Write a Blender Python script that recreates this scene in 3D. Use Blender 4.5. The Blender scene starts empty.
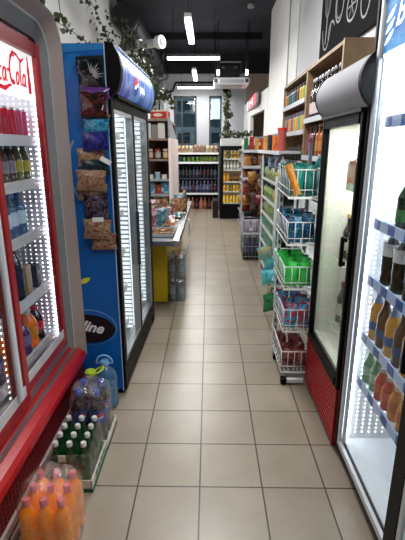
import bpy, math, random
from mathutils import Vector, Matrix
R = random.Random(7)
S = bpy.context.scene
COL = S.collection
PI = math.pi

# ------------------------------------------------------------------ materials
def lin(h):
    h = h.lstrip('#')
    o = []
    for i in (0, 2, 4):
        c = int(h[i:i+2], 16) / 255
        o.append(c/12.92 if c <= .04045 else ((c+.055)/1.055)**2.4)
    return (*o, 1)
_mats = {}
def P(h, rough=.5, metal=0, emit=0, coat=0, trans=0, ior=1.45, bump=0, var=0.0, vs=8):
    k = (h, rough, metal, emit, coat, trans, bump, var, vs)
    if k in _mats: return _mats[k]
    m = bpy.data.materials.new('surface_' + h.strip('#')); m.use_nodes = True
    nt = m.node_tree; b = nt.nodes['Principled BSDF']; c = lin(h)
    b.inputs['Base Color'].default_value = c
    b.inputs['Roughness'].default_value = rough
    b.inputs['Metallic'].default_value = metal
    b.inputs['Coat Weight'].default_value = coat
    b.inputs['Coat Roughness'].default_value = .08
    b.inputs['Transmission Weight'].default_value = trans
    b.inputs['IOR'].default_value = ior
    if emit:
        b.inputs['Emission Color'].default_value = c
        b.inputs['Emission Strength'].default_value = emit
    if var or bump:
        tc = nt.nodes.new('ShaderNodeTexCoord'); n = nt.nodes.new('ShaderNodeTexNoise')
        n.inputs['Scale'].default_value = vs; n.inputs['Detail'].default_value = 4
        nt.links.new(tc.outputs['Object'], n.inputs['Vector'])
        if var:
            r = nt.nodes.new('ShaderNodeValToRGB')
            r.color_ramp.elements[0].position = .3; r.color_ramp.elements[1].position = .7
            r.color_ramp.elements[0].color = tuple(x*(1-var) for x in c[:3]) + (1,)
            r.color_ramp.elements[1].color = tuple(min(1, x*(1+var)) for x in c[:3]) + (1,)
            nt.links.new(n.outputs['Fac'], r.inputs['Fac']); nt.links.new(r.outputs['Color'], b.inputs['Base Color'])
            if emit: nt.links.new(r.outputs['Color'], b.inputs['Emission Color'])
        if bump:
            bp = nt.nodes.new('ShaderNodeBump'); bp.inputs['Strength'].default_value = bump
            bp.inputs['Distance'].default_value = .01
            nt.links.new(n.outputs['Fac'], bp.inputs['Height']); nt.links.new(bp.outputs['Normal'], b.inputs['Normal'])
    _mats[k] = m
    return m
def art(cols, scale=14, seed=0, rough=.3, emit=0, stretch=(1, 1, 1), kind='V'):
    """printed packaging: patches of the given colours"""
    k = ('art', tuple(cols), scale, seed, rough, emit, stretch, kind)
    if k in _mats: return _mats[k]
    m = bpy.data.materials.new('printed_film'); m.use_nodes = True
    nt = m.node_tree; b = nt.nodes['Principled BSDF']
    tc = nt.nodes.new('ShaderNodeTexCoord'); mp = nt.nodes.new('ShaderNodeMapping')
    mp.inputs['Location'].default_value = (seed*1.37, seed*.71, seed*2.1); mp.inputs['Scale'].default_value = stretch
    n = nt.nodes.new('ShaderNodeTexNoise'); n.inputs['Scale'].default_value = scale; n.inputs['Detail'].default_value = 3
    n.inputs['Distortion'].default_value = 1.2 if kind == 'V' else 0
    r = nt.nodes.new('ShaderNodeValToRGB'); r.color_ramp.interpolation = 'CONSTANT' if kind == 'V' else 'LINEAR'
    e = r.color_ramp.elements
    while len(e) < len(cols): e.new(.5)
    N = len(cols)
    for i, c in enumerate(cols):
        e[i].position = 0 if i == 0 else .36 + .28*(i-1)/max(1, N-2) if N > 2 else .5
        e[i].color = lin(c)
    L = nt.links.new
    L(tc.outputs['Object'], mp.inputs['Vector']); L(mp.outputs['Vector'], n.inputs['Vector'])
    L(n.outputs['Fac'], r.inputs['Fac']); L(r.outputs['Color'], b.inputs['Base Color'])
    b.inputs['Roughness'].default_value = rough
    if emit:
        L(r.outputs['Color'], b.inputs['Emission Color']); b.inputs['Emission Strength'].default_value = emit
    _mats[k] = m
    return m
def clear(name, tint='#ffffff', base=.05, grz=.6, rough=.02, body=0.0, bodycol='#ffffff', power=4.5, crinkle=0):
    """see-through sheet: transparent + reflective towards grazing angles (+ a little diffuse body)"""
    k = ('clear', name)
    if k in _mats: return _mats[k]
    m = bpy.data.materials.new(name); m.use_nodes = True
    nt = m.node_tree; nt.nodes.clear(); N = nt.nodes.new; L = nt.links.new
    out = N('ShaderNodeOutputMaterial'); t = N('ShaderNodeBsdfTransparent'); g = N('ShaderNodeBsdfGlossy')
    t.inputs['Color'].default_value = lin(tint); g.inputs['Roughness'].default_value = rough
    lw = N('ShaderNodeLayerWeight'); lw.inputs['Blend'].default_value = .5
    pw = N('ShaderNodeMath'); pw.operation = 'POWER'; pw.inputs[1].default_value = power
    mu = N('ShaderNodeMath'); mu.operation = 'MULTIPLY_ADD'; mu.inputs[1].default_value = grz; mu.inputs[2].default_value = base
    mx = N('ShaderNodeMixShader')
    L(lw.outputs['Facing'], pw.inputs[0]); L(pw.outputs[0], mu.inputs[0]); L(mu.outputs[0], mx.inputs['Fac'])
    src = t.outputs[0]
    if body:
        d = N('ShaderNodeBsdfDiffuse'); d.inputs['Color'].default_value = lin(bodycol)
        m2 = N('ShaderNodeMixShader'); m2.inputs['Fac'].default_value = body
        L(t.outputs[0], m2.inputs[1]); L(d.outputs[0], m2.inputs[2]); src = m2.outputs[0]
        if crinkle:
            tc = N('ShaderNodeTexCoord'); nz = N('ShaderNodeTexNoise'); nz.inputs['Scale'].default_value = 14; nz.inputs['Detail'].default_value = 3; nz.inputs['Distortion'].default_value = 2.5
            rp = N('ShaderNodeMapRange'); rp.inputs['From Min'].default_value = .42; rp.inputs['From Max'].default_value = .72; rp.inputs['To Min'].default_value = body*.3; rp.inputs['To Max'].default_value = crinkle
            bp = N('ShaderNodeBump'); bp.inputs['Strength'].default_value = .6; bp.inputs['Distance'].default_value = .01
            L(tc.outputs['Object'], nz.inputs['Vector']); L(nz.outputs['Fac'], rp.inputs['Value']); L(rp.outputs[0], m2.inputs['Fac'])
            L(nz.outputs['Fac'], bp.inputs['Height']); L(bp.outputs[0], g.inputs['Normal'])
    L(src, mx.inputs[1]); L(g.outputs[0], mx.inputs[2]); L(mx.outputs[0], out.inputs['Surface'])
    _mats[k] = m
    return m
GLASS = clear('door_glass', '#f6fbfa', .05, .5)
GLASSW = clear('window_glass', '#b8ccd2', .10, .5)
FILM = clear('shrink_film', '#faf6f4', .07, .5, .12, .06, '#e9dede', 3.2, .24)
PET = clear('clear_bottle_plastic', '#c3d6de', .10, .6, .06, .18, '#8fb0c0', 2.5)
PETB = clear('blue_tinted_bottle_plastic', '#8fc0e0', .10, .6, .06, .25, '#6aa6d0', 2.5)
GRNG = clear('green_bottle_glass', '#1f7a44', .10, .5, .06, .45, '#0d5a2c', 2.5)
WHITE = P('#e9e9e7', .45); BLACK = P('#060607', .5, ior=1.25); BLK2 = P('#0e0e10', .6, ior=1.25)
SILVER = P('#b9bcbe', .28, .9); STEEL = P('#9a9ea3', .35, .6); LED = P('#f4f8ff', .5, emit=9); DOT = P('#f7f9ff', .5, emit=5)
WIREW = P('#e6e8ea', .35)

# ------------------------------------------------------------------ mesh builder
class MB:
    def __init__(s): s.v = []; s.f = []; s.m = []; s.s = []; s.mats = []
    def mi(s, m):
        if m not in s.mats: s.mats.append(m)
        return s.mats.index(m)
    def add(s, vs, fs, m, smooth=False):
        o = len(s.v); s.v += [tuple(v) for v in vs]; i = s.mi(m)
        for f in fs: s.f.append([a+o for a in f]); s.m.append(i); s.s.append(smooth)
        return s
    def box(s, x0, x1, y0, y1, z0, z1, m, b=0):
        if b <= 0:
            vs = [(x, y, z) for x in (x0, x1) for y in (y0, y1) for z in (z0, z1)]
            return s.add(vs, [(0, 1, 3, 2), (4, 6, 7, 5), (0, 4, 5, 1), (2, 3, 7, 6), (0, 2, 6, 4), (1, 5, 7, 3)], m)
        b = min(b, (x1-x0)*.49, (y1-y0)*.49, (z1-z0)*.49)
        # chamfered box: each corner gives three points
        X = (x0, x1); Y = (y0, y1); Z = (z0, z1); sg = (1, -1); vs = []; ix = {}
        for i in (0, 1):
            for j in (0, 1):
                for k in (0, 1):
                    x, y, z = X[i], Y[j], Z[k]; dx, dy, dz = b*sg[i], b*sg[j], b*sg[k]
                    ix[i, j, k, 0] = len(vs); vs.append((x, y+dy, z+dz))
                    ix[i, j, k, 1] = len(vs); vs.append((x+dx, y, z+dz))
                    ix[i, j, k, 2] = len(vs); vs.append((x+dx, y+dy, z))
        fs = []
        for i in (0, 1): fs.append([ix[i, 0, 0, 0], ix[i, 1, 0, 0], ix[i, 1, 1, 0], ix[i, 0, 1, 0]])
        for j in (0, 1): fs.append([ix[0, j, 0, 1], ix[1, j, 0, 1], ix[1, j, 1, 1], ix[0, j, 1, 1]])
        for k in (0, 1): fs.append([ix[0, 0, k, 2], ix[1, 0, k, 2], ix[1, 1, k, 2], ix[0, 1, k, 2]])
        for i in (0, 1):
            for j in (0, 1): fs.append([ix[i, j, 0, 0], ix[i, j, 1, 0], ix[i, j, 1, 1], ix[i, j, 0, 1]])
            for k in (0, 1): fs.append([ix[i, 0, k, 0], ix[i, 1, k, 0], ix[i, 1, k, 2], ix[i, 0, k, 2]])
        for j in (0, 1):
            for k in (0, 1): fs.append([ix[0, j, k, 1], ix[1, j, k, 1], ix[1, j, k, 2], ix[0, j, k, 2]])
        for i in (0, 1):
            for j in (0, 1):
                for k in (0, 1): fs.append([ix[i, j, k, 0], ix[i, j, k, 1], ix[i, j, k, 2]])
        return s.add(vs, fs, m)
    def tube(s, a, b, r, m, n=8, r2=None, cap=True):
        a = Vector(a); b = Vector(b); d = (b-a).normalized(); r2 = r if r2 is None else r2
        u = d.orthogonal().normalized(); w = d.cross(u); vs = []
        for c, q in ((a, r), (b, r2)):
            for i in range(n):
                t = 2*PI*i/n; vs.append(c + (u*math.cos(t)+w*math.sin(t))*q)
        fs = [(i, (i+1) % n, n+(i+1) % n, n+i) for i in range(n)]
        s.add(vs, fs, m, True)
        if cap: s.add(vs[:n], [tuple(range(n))[::-1]], m); s.add(vs[n:], [tuple(range(n))], m)
        return s
    def path(s, pts, r, m, n=6):
        for a, b in zip(pts[:-1], pts[1:]): s.tube(a, b, r, m, n)
        return s
    def lathe(s, prof, mm, n=16, c=(0, 0, 0), cap=True):
        """prof [(r,z)...]; mm a material or one per segment"""
        vs = []
        for r, z in prof:
            for i in range(n):
                t = 2*PI*i/n; vs.append((c[0]+r*math.cos(t), c[1]+r*math.sin(t), c[2]+z))
        for k in range(len(prof)-1):
            m = mm[k] if isinstance(mm, (list, tuple)) else mm
            s.add(vs[k*n:(k+2)*n], [(i, (i+1) % n, n+(i+1) % n, n+i) for i in range(n)], m, True)
        if cap:
            m0 = mm[0] if isinstance(mm, (list, tuple)) else mm; m1 = mm[-1] if isinstance(mm, (list, tuple)) else mm
            s.add(vs[:n], [tuple(range(n))[::-1]], m0); s.add(vs[-n:], [tuple(range(n))], m1)
        return s
    def prism(s, pts, y0, y1, m, axis='y', smooth=False):
        """polygon pts in the two other axes, extruded along axis"""
        def q(p, t): return (p[0], t, p[1]) if axis == 'y' else (t, p[0], p[1]) if axis == 'x' else (p[0], p[1], t)
        n = len(pts); vs = [q(p, y0) for p in pts]+[q(p, y1) for p in pts]
        s.add(vs, [(i, (i+1) % n, n+(i+1) % n, n+i) for i in range(n)], m, smooth)
        s.add(vs, [tuple(range(n))[::-1], tuple(range(n, 2*n))], m)
        return s
    def sphere(s, c, r, m, n=10, sc=(1, 1, 1)):
        pr = [(max(.0001, math.sin(PI*i/n))*r, -math.cos(PI*i/n)*r) for i in range(n+1)]
        o = len(s.v); s.lathe(pr, m, n+4, (0, 0, 0), False)
        for i in range(o, len(s.v)):
            v = s.v[i]; s.v[i] = (c[0]+v[0]*sc[0], c[1]+v[1]*sc[1], c[2]+v[2]*sc[2])
        return s
    def mesh(s, name, off=(0, 0, 0)):
        me = bpy.data.meshes.new(name)
        me.from_pydata([(a-off[0], b-off[1], c-off[2]) for a, b, c in s.v], [], s.f)
        for m in s.mats: me.materials.append(m)
        me.polygons.foreach_set('material_index', s.m); me.polygons.foreach_set('use_smooth', s.s)
        me.update()
        import bmesh
        bm = bmesh.new(); bm.from_mesh(me); bmesh.ops.remove_doubles(bm, verts=bm.verts, dist=1e-6)
        bmesh.ops.recalc_face_normals(bm, faces=bm.faces)
        for e in bm.edges:
            lf = e.link_faces
            if len(lf) == 2 and (lf[0].smooth != lf[1].smooth or lf[0].normal.angle(lf[1].normal, 0) > .9): e.smooth = False
        bm.to_mesh(me); bm.free()
        return me
def tag(o, label=None, cat=None, group=None, kind=None):
    if label: o['label'] = label
    if cat: o['category'] = cat
    if group: o['group'] = group
    if kind: o['kind'] = kind
    return o
def thing(name, label, cat, loc=(0, 0, 0), rz=0, group=None):
    o = bpy.data.objects.new(name, None); COL.objects.link(o); o.empty_display_size = .1
    o.location = loc; o.rotation_euler = (0, 0, rz)
    return tag(o, label, cat, group)
LOCAL = set()
def part(name, mb, parent, label=None, kind=None):
    """mesh built in world coordinates (or in the thing's own frame when it is in LOCAL), child of parent"""
    off = (0, 0, 0)
    top = parent
    while top.parent: top = top.parent
    if top not in LOCAL and parent.type == 'EMPTY': off = tuple(parent.location)
    elif top not in LOCAL: off = tuple(top.location)
    me = mb.mesh(name, off) if isinstance(mb, MB) else mb
    o = bpy.data.objects.new(name, me); COL.objects.link(o); o.parent = parent
    if label: o['label'] = label
    if kind: o['kind'] = kind
    return o
def single(name, mb, label, cat, group=None, loc=None, kind=None):
    """a thing that is one mesh, origin at its base centre"""
    if loc is None:
        xs = [v[0] for v in mb.v]; ys = [v[1] for v in mb.v]; zs = [v[2] for v in mb.v]
        loc = ((min(xs)+max(xs))/2, (min(ys)+max(ys))/2, min(zs))
    o = bpy.data.objects.new(name, mb.mesh(name, loc)); COL.objects.link(o); o.location = loc
    return tag(o, label, cat, group, kind)
def struct(name, mb):
    o = bpy.data.objects.new(name, mb.mesh(name)); COL.objects.link(o); o['kind'] = 'structure'
    return o
def spawn(proto, name, loc, rot=(0, 0, 0), label=None, cat=None, group=None, sc=1):
    """proto: a mesh, or list of (part, mesh)"""
    if isinstance(proto, list):
        o = bpy.data.objects.new(name, None); COL.objects.link(o); o.empty_display_size = .05
        for pn, me in proto:
            c = bpy.data.objects.new(pn, me); COL.objects.link(c); c.parent = o
    else:
        o = bpy.data.objects.new(name, proto); COL.objects.link(o)
    o.location = loc; o.rotation_euler = rot; o.scale = (sc, sc, sc) if not isinstance(sc, tuple) else sc
    return tag(o, label, cat, group)

def ribbon(mb, pts, w, o, u, v, nrm, m, t=.002):
    """calligraphic stroke: pts [(x,y,width factor)] on plane o,u,v"""
    o = Vector(o); u = Vector(u); v = Vector(v); nrm = Vector(nrm)
    P2 = [Vector((p[0], p[1])) for p in pts]; L = []; Rr = []
    for i, p in enumerate(P2):
        d = (P2[min(i+1, len(P2)-1)]-P2[max(i-1, 0)]); d = d.normalized() if d.length else Vector((1, 0))
        q = Vector((-d.y, d.x))*w*.5*(pts[i][2] if len(pts[i]) > 2 else 1)
        L.append(p+q); Rr.append(p-q)
    W = [o+u*a.x+v*a.y+nrm*t for a in L+Rr]; n = len(L)
    mb.add(W, [(i, i+1, n+i+1, n+i) for i in range(n-1)], m)
def arc(cx, cy, rx, ry, a0, a1, n=12, w0=1, w1=1, tilt=0):
    out = []
    for i in range(n+1):
        t = i/n; a = math.radians(a0+(a1-a0)*t); x = rx*math.cos(a); y = ry*math.sin(a)
        out.append((cx+x+tilt*y, cy+y, w0+(w1-w0)*t))
    return out
def text(mb, s, o, u, v, nrm, size, m, shear=0, bold=0, t=.002):
    cu = bpy.data.curves.new('lettering', 'FONT'); cu.body = s; cu.size = size; cu.shear = shear; cu.offset = bold; cu.resolution_u = 3
    ob = bpy.data.objects.new('lettering', cu); COL.objects.link(ob); bpy.context.view_layer.update()
    me = ob.to_mesh(); o = Vector(o); u = Vector(u); v = Vector(v); nrm = Vector(nrm)
    mb.add([o+u*p.co.x+v*p.co.y+nrm*t for p in me.vertices], [tuple(f.vertices) for f in me.polygons], m)
    ob.to_mesh_clear(); bpy.data.objects.remove(ob); bpy.data.curves.remove(cu)

# ------------------------------------------------------------------ products
def prof_pet(h, r):
    return [(r*.8, 0), (r, .02*h), (r, .16*h), (r*.94, .2*h), (r*.94, .24*h), (r, .28*h), (r, .6*h), (r*.93, .66*h), (r*.7, .78*h), (r*.42, .88*h), (r*.36, .93*h)]
def prof_beer(h, r):
    return [(r*.9, 0), (r, .02*h), (r, .56*h), (r*.93, .62*h), (r*.6, .71*h), (r*.42, .78*h), (r*.36, .95*h), (r*.4, .96*h)]
def prof_round(h, r):
    return [(r*.8, 0), (r, .02*h), (r*.97, .3*h), (r, .45*h), (r, .68*h), (r*.93, .75*h), (r*.7, .81*h), (r*.42, .86*h), (r*.38, .93*h)]
def prof_jar(h, r):
    return [(r*.9, 0), (r, .05*h), (r, .72*h), (r*.85, .8*h), (r*.8, .84*h)]
def bottle(h, r, body, cap, lab, kind='pet', detail=False, lz=None, n=14, fill=None):
    pf = {'pet': prof_pet, 'beer': prof_beer, 'jar': prof_jar, 'round': prof_round}[kind](h, r)
    lz = lz or {'pet': (.29, .58), 'beer': (.18, .48), 'jar': (.15, .65), 'round': (.3, .6)}[kind]
    ct = pf[-1][1]; cr = pf[-1][0]*1.15
    A = MB().lathe(pf, body, n)
    if fill:   # liquid column inside the clear wall
        q = [(a*.9, max(b, .01*h)) for a, b in pf if b < .72*h]
        A.lathe(q, fill, n)
    C = MB().lathe([(cr, ct-.012*h/.25), (cr*1.02, h-.004), (cr*.8, h)], cap, n)
    B = MB().lathe([(r*1.012, lz[0]*h), (r*1.012, lz[1]*h)], lab, n, cap=False) if lab else None
    if detail:
        return [('bottle_body', A.mesh('bottle_body')), ('cap', C.mesh('cap'))] + ([('label', B.mesh('label'))] if B else [])
    for q in (C, B):
        if q:
            for f, mi, sm in zip(q.f, q.m, q.s):
                A.add([q.v[i] for i in f], [tuple(range(len(f)))], q.mats[mi], sm)
    return A.mesh('bottle')
def can(h, r, m):
    return MB().lathe([(r*.8, 0), (r, .06*h), (r, .93*h), (r*.86, h*.985), (r*.86, h), (r*.8, h*.985)], [SILVER, m, SILVER, SILVER, SILVER], 14).mesh('can')
def canister(h, r, m, lid):
    return MB().lathe([(r, 0), (r, .9*h), (r*1.06, .9*h), (r*1.06, .99*h), (r*.95, h)], [m, lid, lid, lid], 14).mesh('canister')
def bag(w, h, t, m, seed=0, crimp=None):
    r = random.Random(seed); nx, nz = 9, 11; mb = MB(); crimp = crimp or m
    ph = [r.uniform(0, 6) for _ in range(4)]
    for sd in (1, -1):
        vs = []
        for k in range(nz+1):
            for i in range(nx+1):
                a = i/nx; b = k/nz; x = (a-.5)*w
                bb = min(1, max(0, (b-.06)/.88)); th = (math.sin(PI*a)**.55)*(math.sin(PI*bb)**.55)*t/2
                th += .06*t*math.sin(a*13+ph[0]+sd)*math.sin(b*11+ph[1])*(math.sin(PI*bb))
                x *= 1-.10*math.sin(PI*bb)
                vs.append((x, sd*max(th, 0.0006), b*h+.004*math.sin(a*9+ph[2])*(1 if 0 < k < nz else 0)))
        mb.add(vs, [(k*(nx+1)+i, k*(nx+1)+i+1, (k+1)*(nx+1)+i+1, (k+1)*(nx+1)+i) for k in range(1, nz-1) for i in range(nx)], m, True)
        mb.add(vs, [(k*(nx+1)+i, k*(nx+1)+i+1, (k+1)*(nx+1)+i+1, (k+1)*(nx+1)+i) for k in (0, nz-1) for i in range(nx)], crimp, True)
    return mb.mesh('bag')
def carton(w, d, h, m, top=None):
    return MB().box(-w/2, w/2, -d/2, d/2, 0, h, m, .003).box(-w/2+.004, w/2-.004, -.002, .002, h, h+.006, top or m).mesh('carton')
_pc = {}
def proto(sort_, *a, **k):
    key = (sort_, str(a), str(k))
    if key not in _pc: _pc[key] = {'bottle': bottle, 'can': can, 'canister': canister, 'bag': bag, 'carton': carton}[sort_](*a, **k)
    return _pc[key]
def row(items, p0, p1, n, where, rz=0, depth=None, jit=.004, tilt=0, seed=None, order='seq'):
    """n products from p0 to p1; items [(name, desc, proto, category)]; depth: list of offsets for further rows"""
    r = random.Random(seed if seed is not None else R.random())
    p0 = Vector(p0); p1 = Vector(p1)
    for d in (depth or [(0, 0, 0)]):
        for i in range(n):
            t = i/max(1, n-1); p = p0.lerp(p1, t)+Vector(d)
            q = items[int(i*len(items)/n)] if order == 'seq' else items[i % len(items)] if order == 'alt' else r.choice(items)
            nm, ds, pr, ca = q
            p = p+Vector((r.uniform(-jit, jit), r.uniform(-jit, jit)*.3, 0))
            lab = ds+' '+where
            spawn(pr, nm, p, (tilt, 0, rz+r.uniform(-.1, .1)), lab, ca, (ds+' group '+where).replace(' group', 's', 1))

# ================================================================== THE ROOM
CEIL = 4.0; XL = -1.6; XR = 1.15; YB = -2.2; YF = 12.5
def floor_mat():
    m = bpy.data.materials.new('beige_floor_tile'); m.use_nodes = True
    nt = m.node_tree; b = nt.nodes['Principled BSDF']; N = nt.nodes.new; L = nt.links.new
    tc = N('ShaderNodeTexCoord'); mp = N('ShaderNodeMapping')
    mp.inputs['Location'].default_value = (.038, -1.695+.312*8, 0)
    br = N('ShaderNodeTexBrick'); br.offset = 0; br.squash = 1
    br.inputs['Scale'].default_value = 1; br.inputs['Brick Width'].default_value = .303; br.inputs['Row Height'].default_value = .312
    br.inputs['Mortar Size'].default_value = .0042; br.inputs['Mortar Smooth'].default_value = .2; br.inputs['Bias'].default_value = 0
    br.inputs['Color1'].default_value = lin('#9a8f80'); br.inputs['Color2'].default_value = lin('#928777'); br.inputs['Mortar'].default_value = lin('#3a312a')
    n1 = N('ShaderNodeTexNoise'); n1.inputs['Scale'].default_value = 3.5; n1.inputs['Detail'].default_value = 5
    n2 = N('ShaderNodeTexNoise'); n2.inputs['Scale'].default_value = 45; n2.inputs['Detail'].default_value = 5
    rp = N('ShaderNodeValToRGB'); rp.color_ramp.elements[0].position = .3; rp.color_ramp.elements[0].color = (.83, .82, .80, 1); rp.color_ramp.elements[1].position = .65; rp.color_ramp.elements[1].color = (1, 1, 1, 1)
    rq = N('ShaderNodeValToRGB'); rq.color_ramp.elements[0].position = .28; rq.color_ramp.elements[0].color = (.9, .88, .85, 1); rq.color_ramp.elements[1].position = .42; rq.color_ramp.elements[1].color = (1, 1, 1, 1)
    m1 = N('ShaderNodeMixRGB'); m1.blend_type = 'MULTIPLY'; m1.inputs[0].default_value = 1
    m2 = N('ShaderNodeMixRGB'); m2.blend_type = 'MULTIPLY'; m2.inputs[0].default_value = 1
    L(tc.outputs['Object'], mp.inputs[0]); L(mp.outputs[0], br.inputs['Vector']); L(tc.outputs['Object'], n1.inputs['Vector']); L(tc.outputs['Object'], n2.inputs['Vector'])
    L(n1.outputs['Fac'], rp.inputs[0]); L(n2.outputs['Fac'], rq.inputs[0]); L(br.outputs['Color'], m1.inputs[1]); L(rp.outputs[0], m1.inputs[2])
    L(m1.outputs[0], m2.inputs[1]); L(rq.outputs[0], m2.inputs[2]); L(m2.outputs[0], b.inputs['Base Color'])
    b.inputs['Roughness'].default_value = .32
    bp = N('ShaderNodeBump'); bp.inputs['Strength'].default_value = .3; bp.inputs['Distance'].default_value = .002; bp.invert = True
    L(br.outputs['Fac'], bp.inputs['Height']); L(bp.outputs[0], b.inputs['Normal'])
    return m
WALL = P('#d6d6d4', .8, var=.04, vs=2, bump=.1); WALLD = P('#17171b', .8, var=.3, vs=3); CEILM = P('#262833', .85, var=.3, vs=1.5, bump=.2)
struct('floor', MB().box(-1.7, 2.1, YB-.1, YF+.2, -.1, 0, floor_mat()))
struct('ceiling', MB().box(-1.7, 2.1, YB-.1, YF+.2, CEIL, CEIL+.1, CEILM))
struct('wall_left', MB().box(XL-.1, XL, YB, YF, 0, CEIL, WALL))
struct('wall_back', MB().box(XL, XR, YB-.1, YB, 0, CEIL, P('#6f6f70', .8)))
struct('wall_right', MB().box(XR, XR+.1, YB, 6.1, 0, CEIL, P('#bcbec2', .8, var=.04, vs=2)).box(XR-.012, XR+.1, 6.1, 8.8, 0, CEIL, WALL))
# low partition further back on the right, with an opening
pm = P('#d4d5d5', .75)
def slant(mb, y0, y1, z0, z1, m, th=.08):
    f = lambda y: 1.13-(y-8.8)*.045
    mb.prism([(f(y0), y0), (f(y0)+th, y0), (f(y1)+th, y1), (f(y1), y1)], z0, z1, m, 'z')
w = MB(); slant(w, 8.8, 12.5, 0, 1.7, pm); slant(w, 8.8, 12.5, 2.33, 2.7, pm); slant(w, 8.8, 9.15, 1.7, 2.33, pm); slant(w, 11.2, 12.5, 1.7, 2.33, pm)
struct('wall_partition', w)
struct('wall_beyond', MB().box(2.0, 2.1, 8.7, 12.5, 0, CEIL, P('#a89a8c', .8)).box(1.25, 2.0, 8.7, 8.8, 0, CEIL, P('#a89a8c', .8)))
# far wall with two window openings
W1 = (-.98, -.345, 1.45, 2.95); W2 = (0.0, .345, 1.45, 2.95)
w = MB(); fm = P('#acaeb4', .8)
w.box(XL, 1.0, YF, YF+.15, 0, 1.45, fm); w.box(XL, 1.0, YF, YF+.15, 2.95, 3.5, fm); w.box(XL, 2.05, YF, YF+.15, 3.5, CEIL, WALLD)
w.box(XL, W1[0], YF, YF+.15, 1.45, 2.95, fm); w.box(W1[1], W2[0], YF, YF+.15, 1.45, 2.95, fm); w.box(W2[1], 1.0, YF, YF+.15, 1.45, 2.95, fm)
w.box(1.0, 2.05, YF, YF+.15, 0, 3.5, P('#a08f80', .8))
struct('wall_far', w)
for k, (a, b, z0, z1) in enumerate((W1, W2)):
    fr = MB(); dk = P('#2b3238', .5); y = YF+.02
    for bx in ((a, a+.045, z0, z1), (b-.045, b, z0, z1), (a, b, z0, z0+.05), (a, b, z1-.05, z1)): fr.box(bx[0], bx[1], y, y+.06, bx[2], bx[3], dk)
    if k == 0: fr.box(a+.21, a+.245, y, y+.06, z0, z1, dk)
    o = struct('window_%d' % (k+1), fr)
    p = part('pane', MB().add([(a+.04, y+.04, z0+.04), (b-.04, y+.04, z0+.04), (b-.04, y+.04, z1-.04), (a+.04, y+.04, z1-.04)], [(0, 1, 2, 3)], GLASSW), o)
    o['kind'] = 'structure'
# the block across the street
def facade():
    m = bpy.data.materials.new('facade_panels'); m.use_nodes = True; nt = m.node_tree; b = nt.nodes['Principled BSDF']
    tc = nt.nodes.new('ShaderNodeTexCoord'); br = nt.nodes.new('ShaderNodeTexBrick'); br.offset = 0
    sp = nt.nodes.new('ShaderNodeSeparateXYZ'); cb = nt.nodes.new('ShaderNodeCombineXYZ'); L = nt.links.new
    L(tc.outputs['Object'], sp.inputs[0]); L(sp.outputs['X'], cb.inputs['X']); L(sp.outputs['Z'], cb.inputs['Y']); L(cb.outputs[0], br.inputs['Vector'])
    br.inputs['Scale'].default_value = 1; br.inputs['Brick Width'].default_value = .62; br.inputs['Row Height'].default_value = .55; br.inputs['Mortar Size'].default_value = .09
    br.inputs['Color1'].default_value = lin('#24343c'); br.inputs['Color2'].default_value = lin('#3f5560'); br.inputs['Mortar'].default_value = lin('#7d8c93')
    L(br.outputs['Color'], b.inputs['Base Color']); L(br.outputs['Color'], b.inputs['Emission Color']); b.inputs['Emission Strength'].default_value = .55
    return m
bd = thing('building', 'grey panelled building seen outside through the far windows', 'building', (0, 16.5, 0))
part('wall', MB().box(-4, 3.5, 16.5, 17.5, 0, 6, facade()), bd)
part('balcony', MB().box(-1.6, 0.2, 16.2, 16.5, 2.2, 2.3, P('#8fa0a8', .6, emit=.5)).box(-1.6, .2, 16.2, 16.22, 2.3, 2.75, P('#54666f', .5, emit=.3)), bd)
single('window_blind', MB().box(.05, .3, YF+.1, YF+.105, 2.35, 2.88, P('#e8f0f5', .6, emit=1.6)), 'white blind pulled halfway down the narrow far window', 'blind')  # emission makes the blind glow so the upper pane looks bright
# conduits, beam, skirting
struct('trim_1', MB().box(XL, XR, 10.35, 10.5, 3.86, 4.0, P('#101015', .8)))
single('conduit', MB().path([(1.10, 6.55, 4.0), (1.10, 6.55, 2.33)], .011, P('#a2a3a6', .6)), 'thin grey conduit running down the right wall', 'conduit')
single('corner_pipe', MB().path([(-1.36, 12.4, 3.98), (-1.36, 12.4, 1.7)], .035, P('#c9cacc', .5)).path([(-1.22, 12.4, 3.98), (-1.22, 12.4, 1.7)], .03, P('#c0c1c4', .5)), 'pale pipes in the far left corner', 'pipe')
single('duct_pipe', MB().path([(-1.35, 12.2, 2.35), (-1.33, 12.2, 2.85), (-1.2, 12.2, 2.98), (-.97, 12.2, 3.04), (-.9, 12.2, 3.24), (.36, 12.2, 3.24), (.46, 12.2, 3.12), (.52, 12.2, 2.85)], .028, BLACK), 'black pipe bending above the far windows', 'pipe')

# ------------------------------------------------------------------ ceiling equipment
def tube_light(a, b, label):
    a = Vector(a); b = Vector(b); c = (a+b)/2
    t = thing('tube_light', label, 'light', c, 0)
    ax = 0 if abs(a.x-b.x) > abs(a.y-b.y) else 1
    w = .045
    if ax == 1:
        part('housing', MB().box(a.x-w, a.x+w, a.y, b.y, a.z, a.z+.05, P('#d8d8d8', .5)), t)
        part('diffuser', MB().box(a.x-w+.004, a.x+w-.004, a.y+.01, b.y-.01, a.z-.045, a.z-.001, P('#f6fbff', .5, emit=7)), t)
    else:
        part('housing', MB().box(a.x, b.x, a.y-w, a.y+w, a.z, a.z+.05, P('#3a3a3c', .5)), t)
        part('diffuser', MB().box(a.x+.01, b.x-.01, a.y-w+.004, a.y+w-.004, a.z-.045, a.z-.001, P('#f6fbf2', .5, emit=7)), t)
    cd = MB()
    for f in (.12, .88):
        p = a.lerp(b, f); cd.tube((p.x, p.y, p.z+.05), (p.x, p.y, CEIL), .004, BLACK, 5)
    part('suspension_cord', cd, t)
    return t
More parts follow.
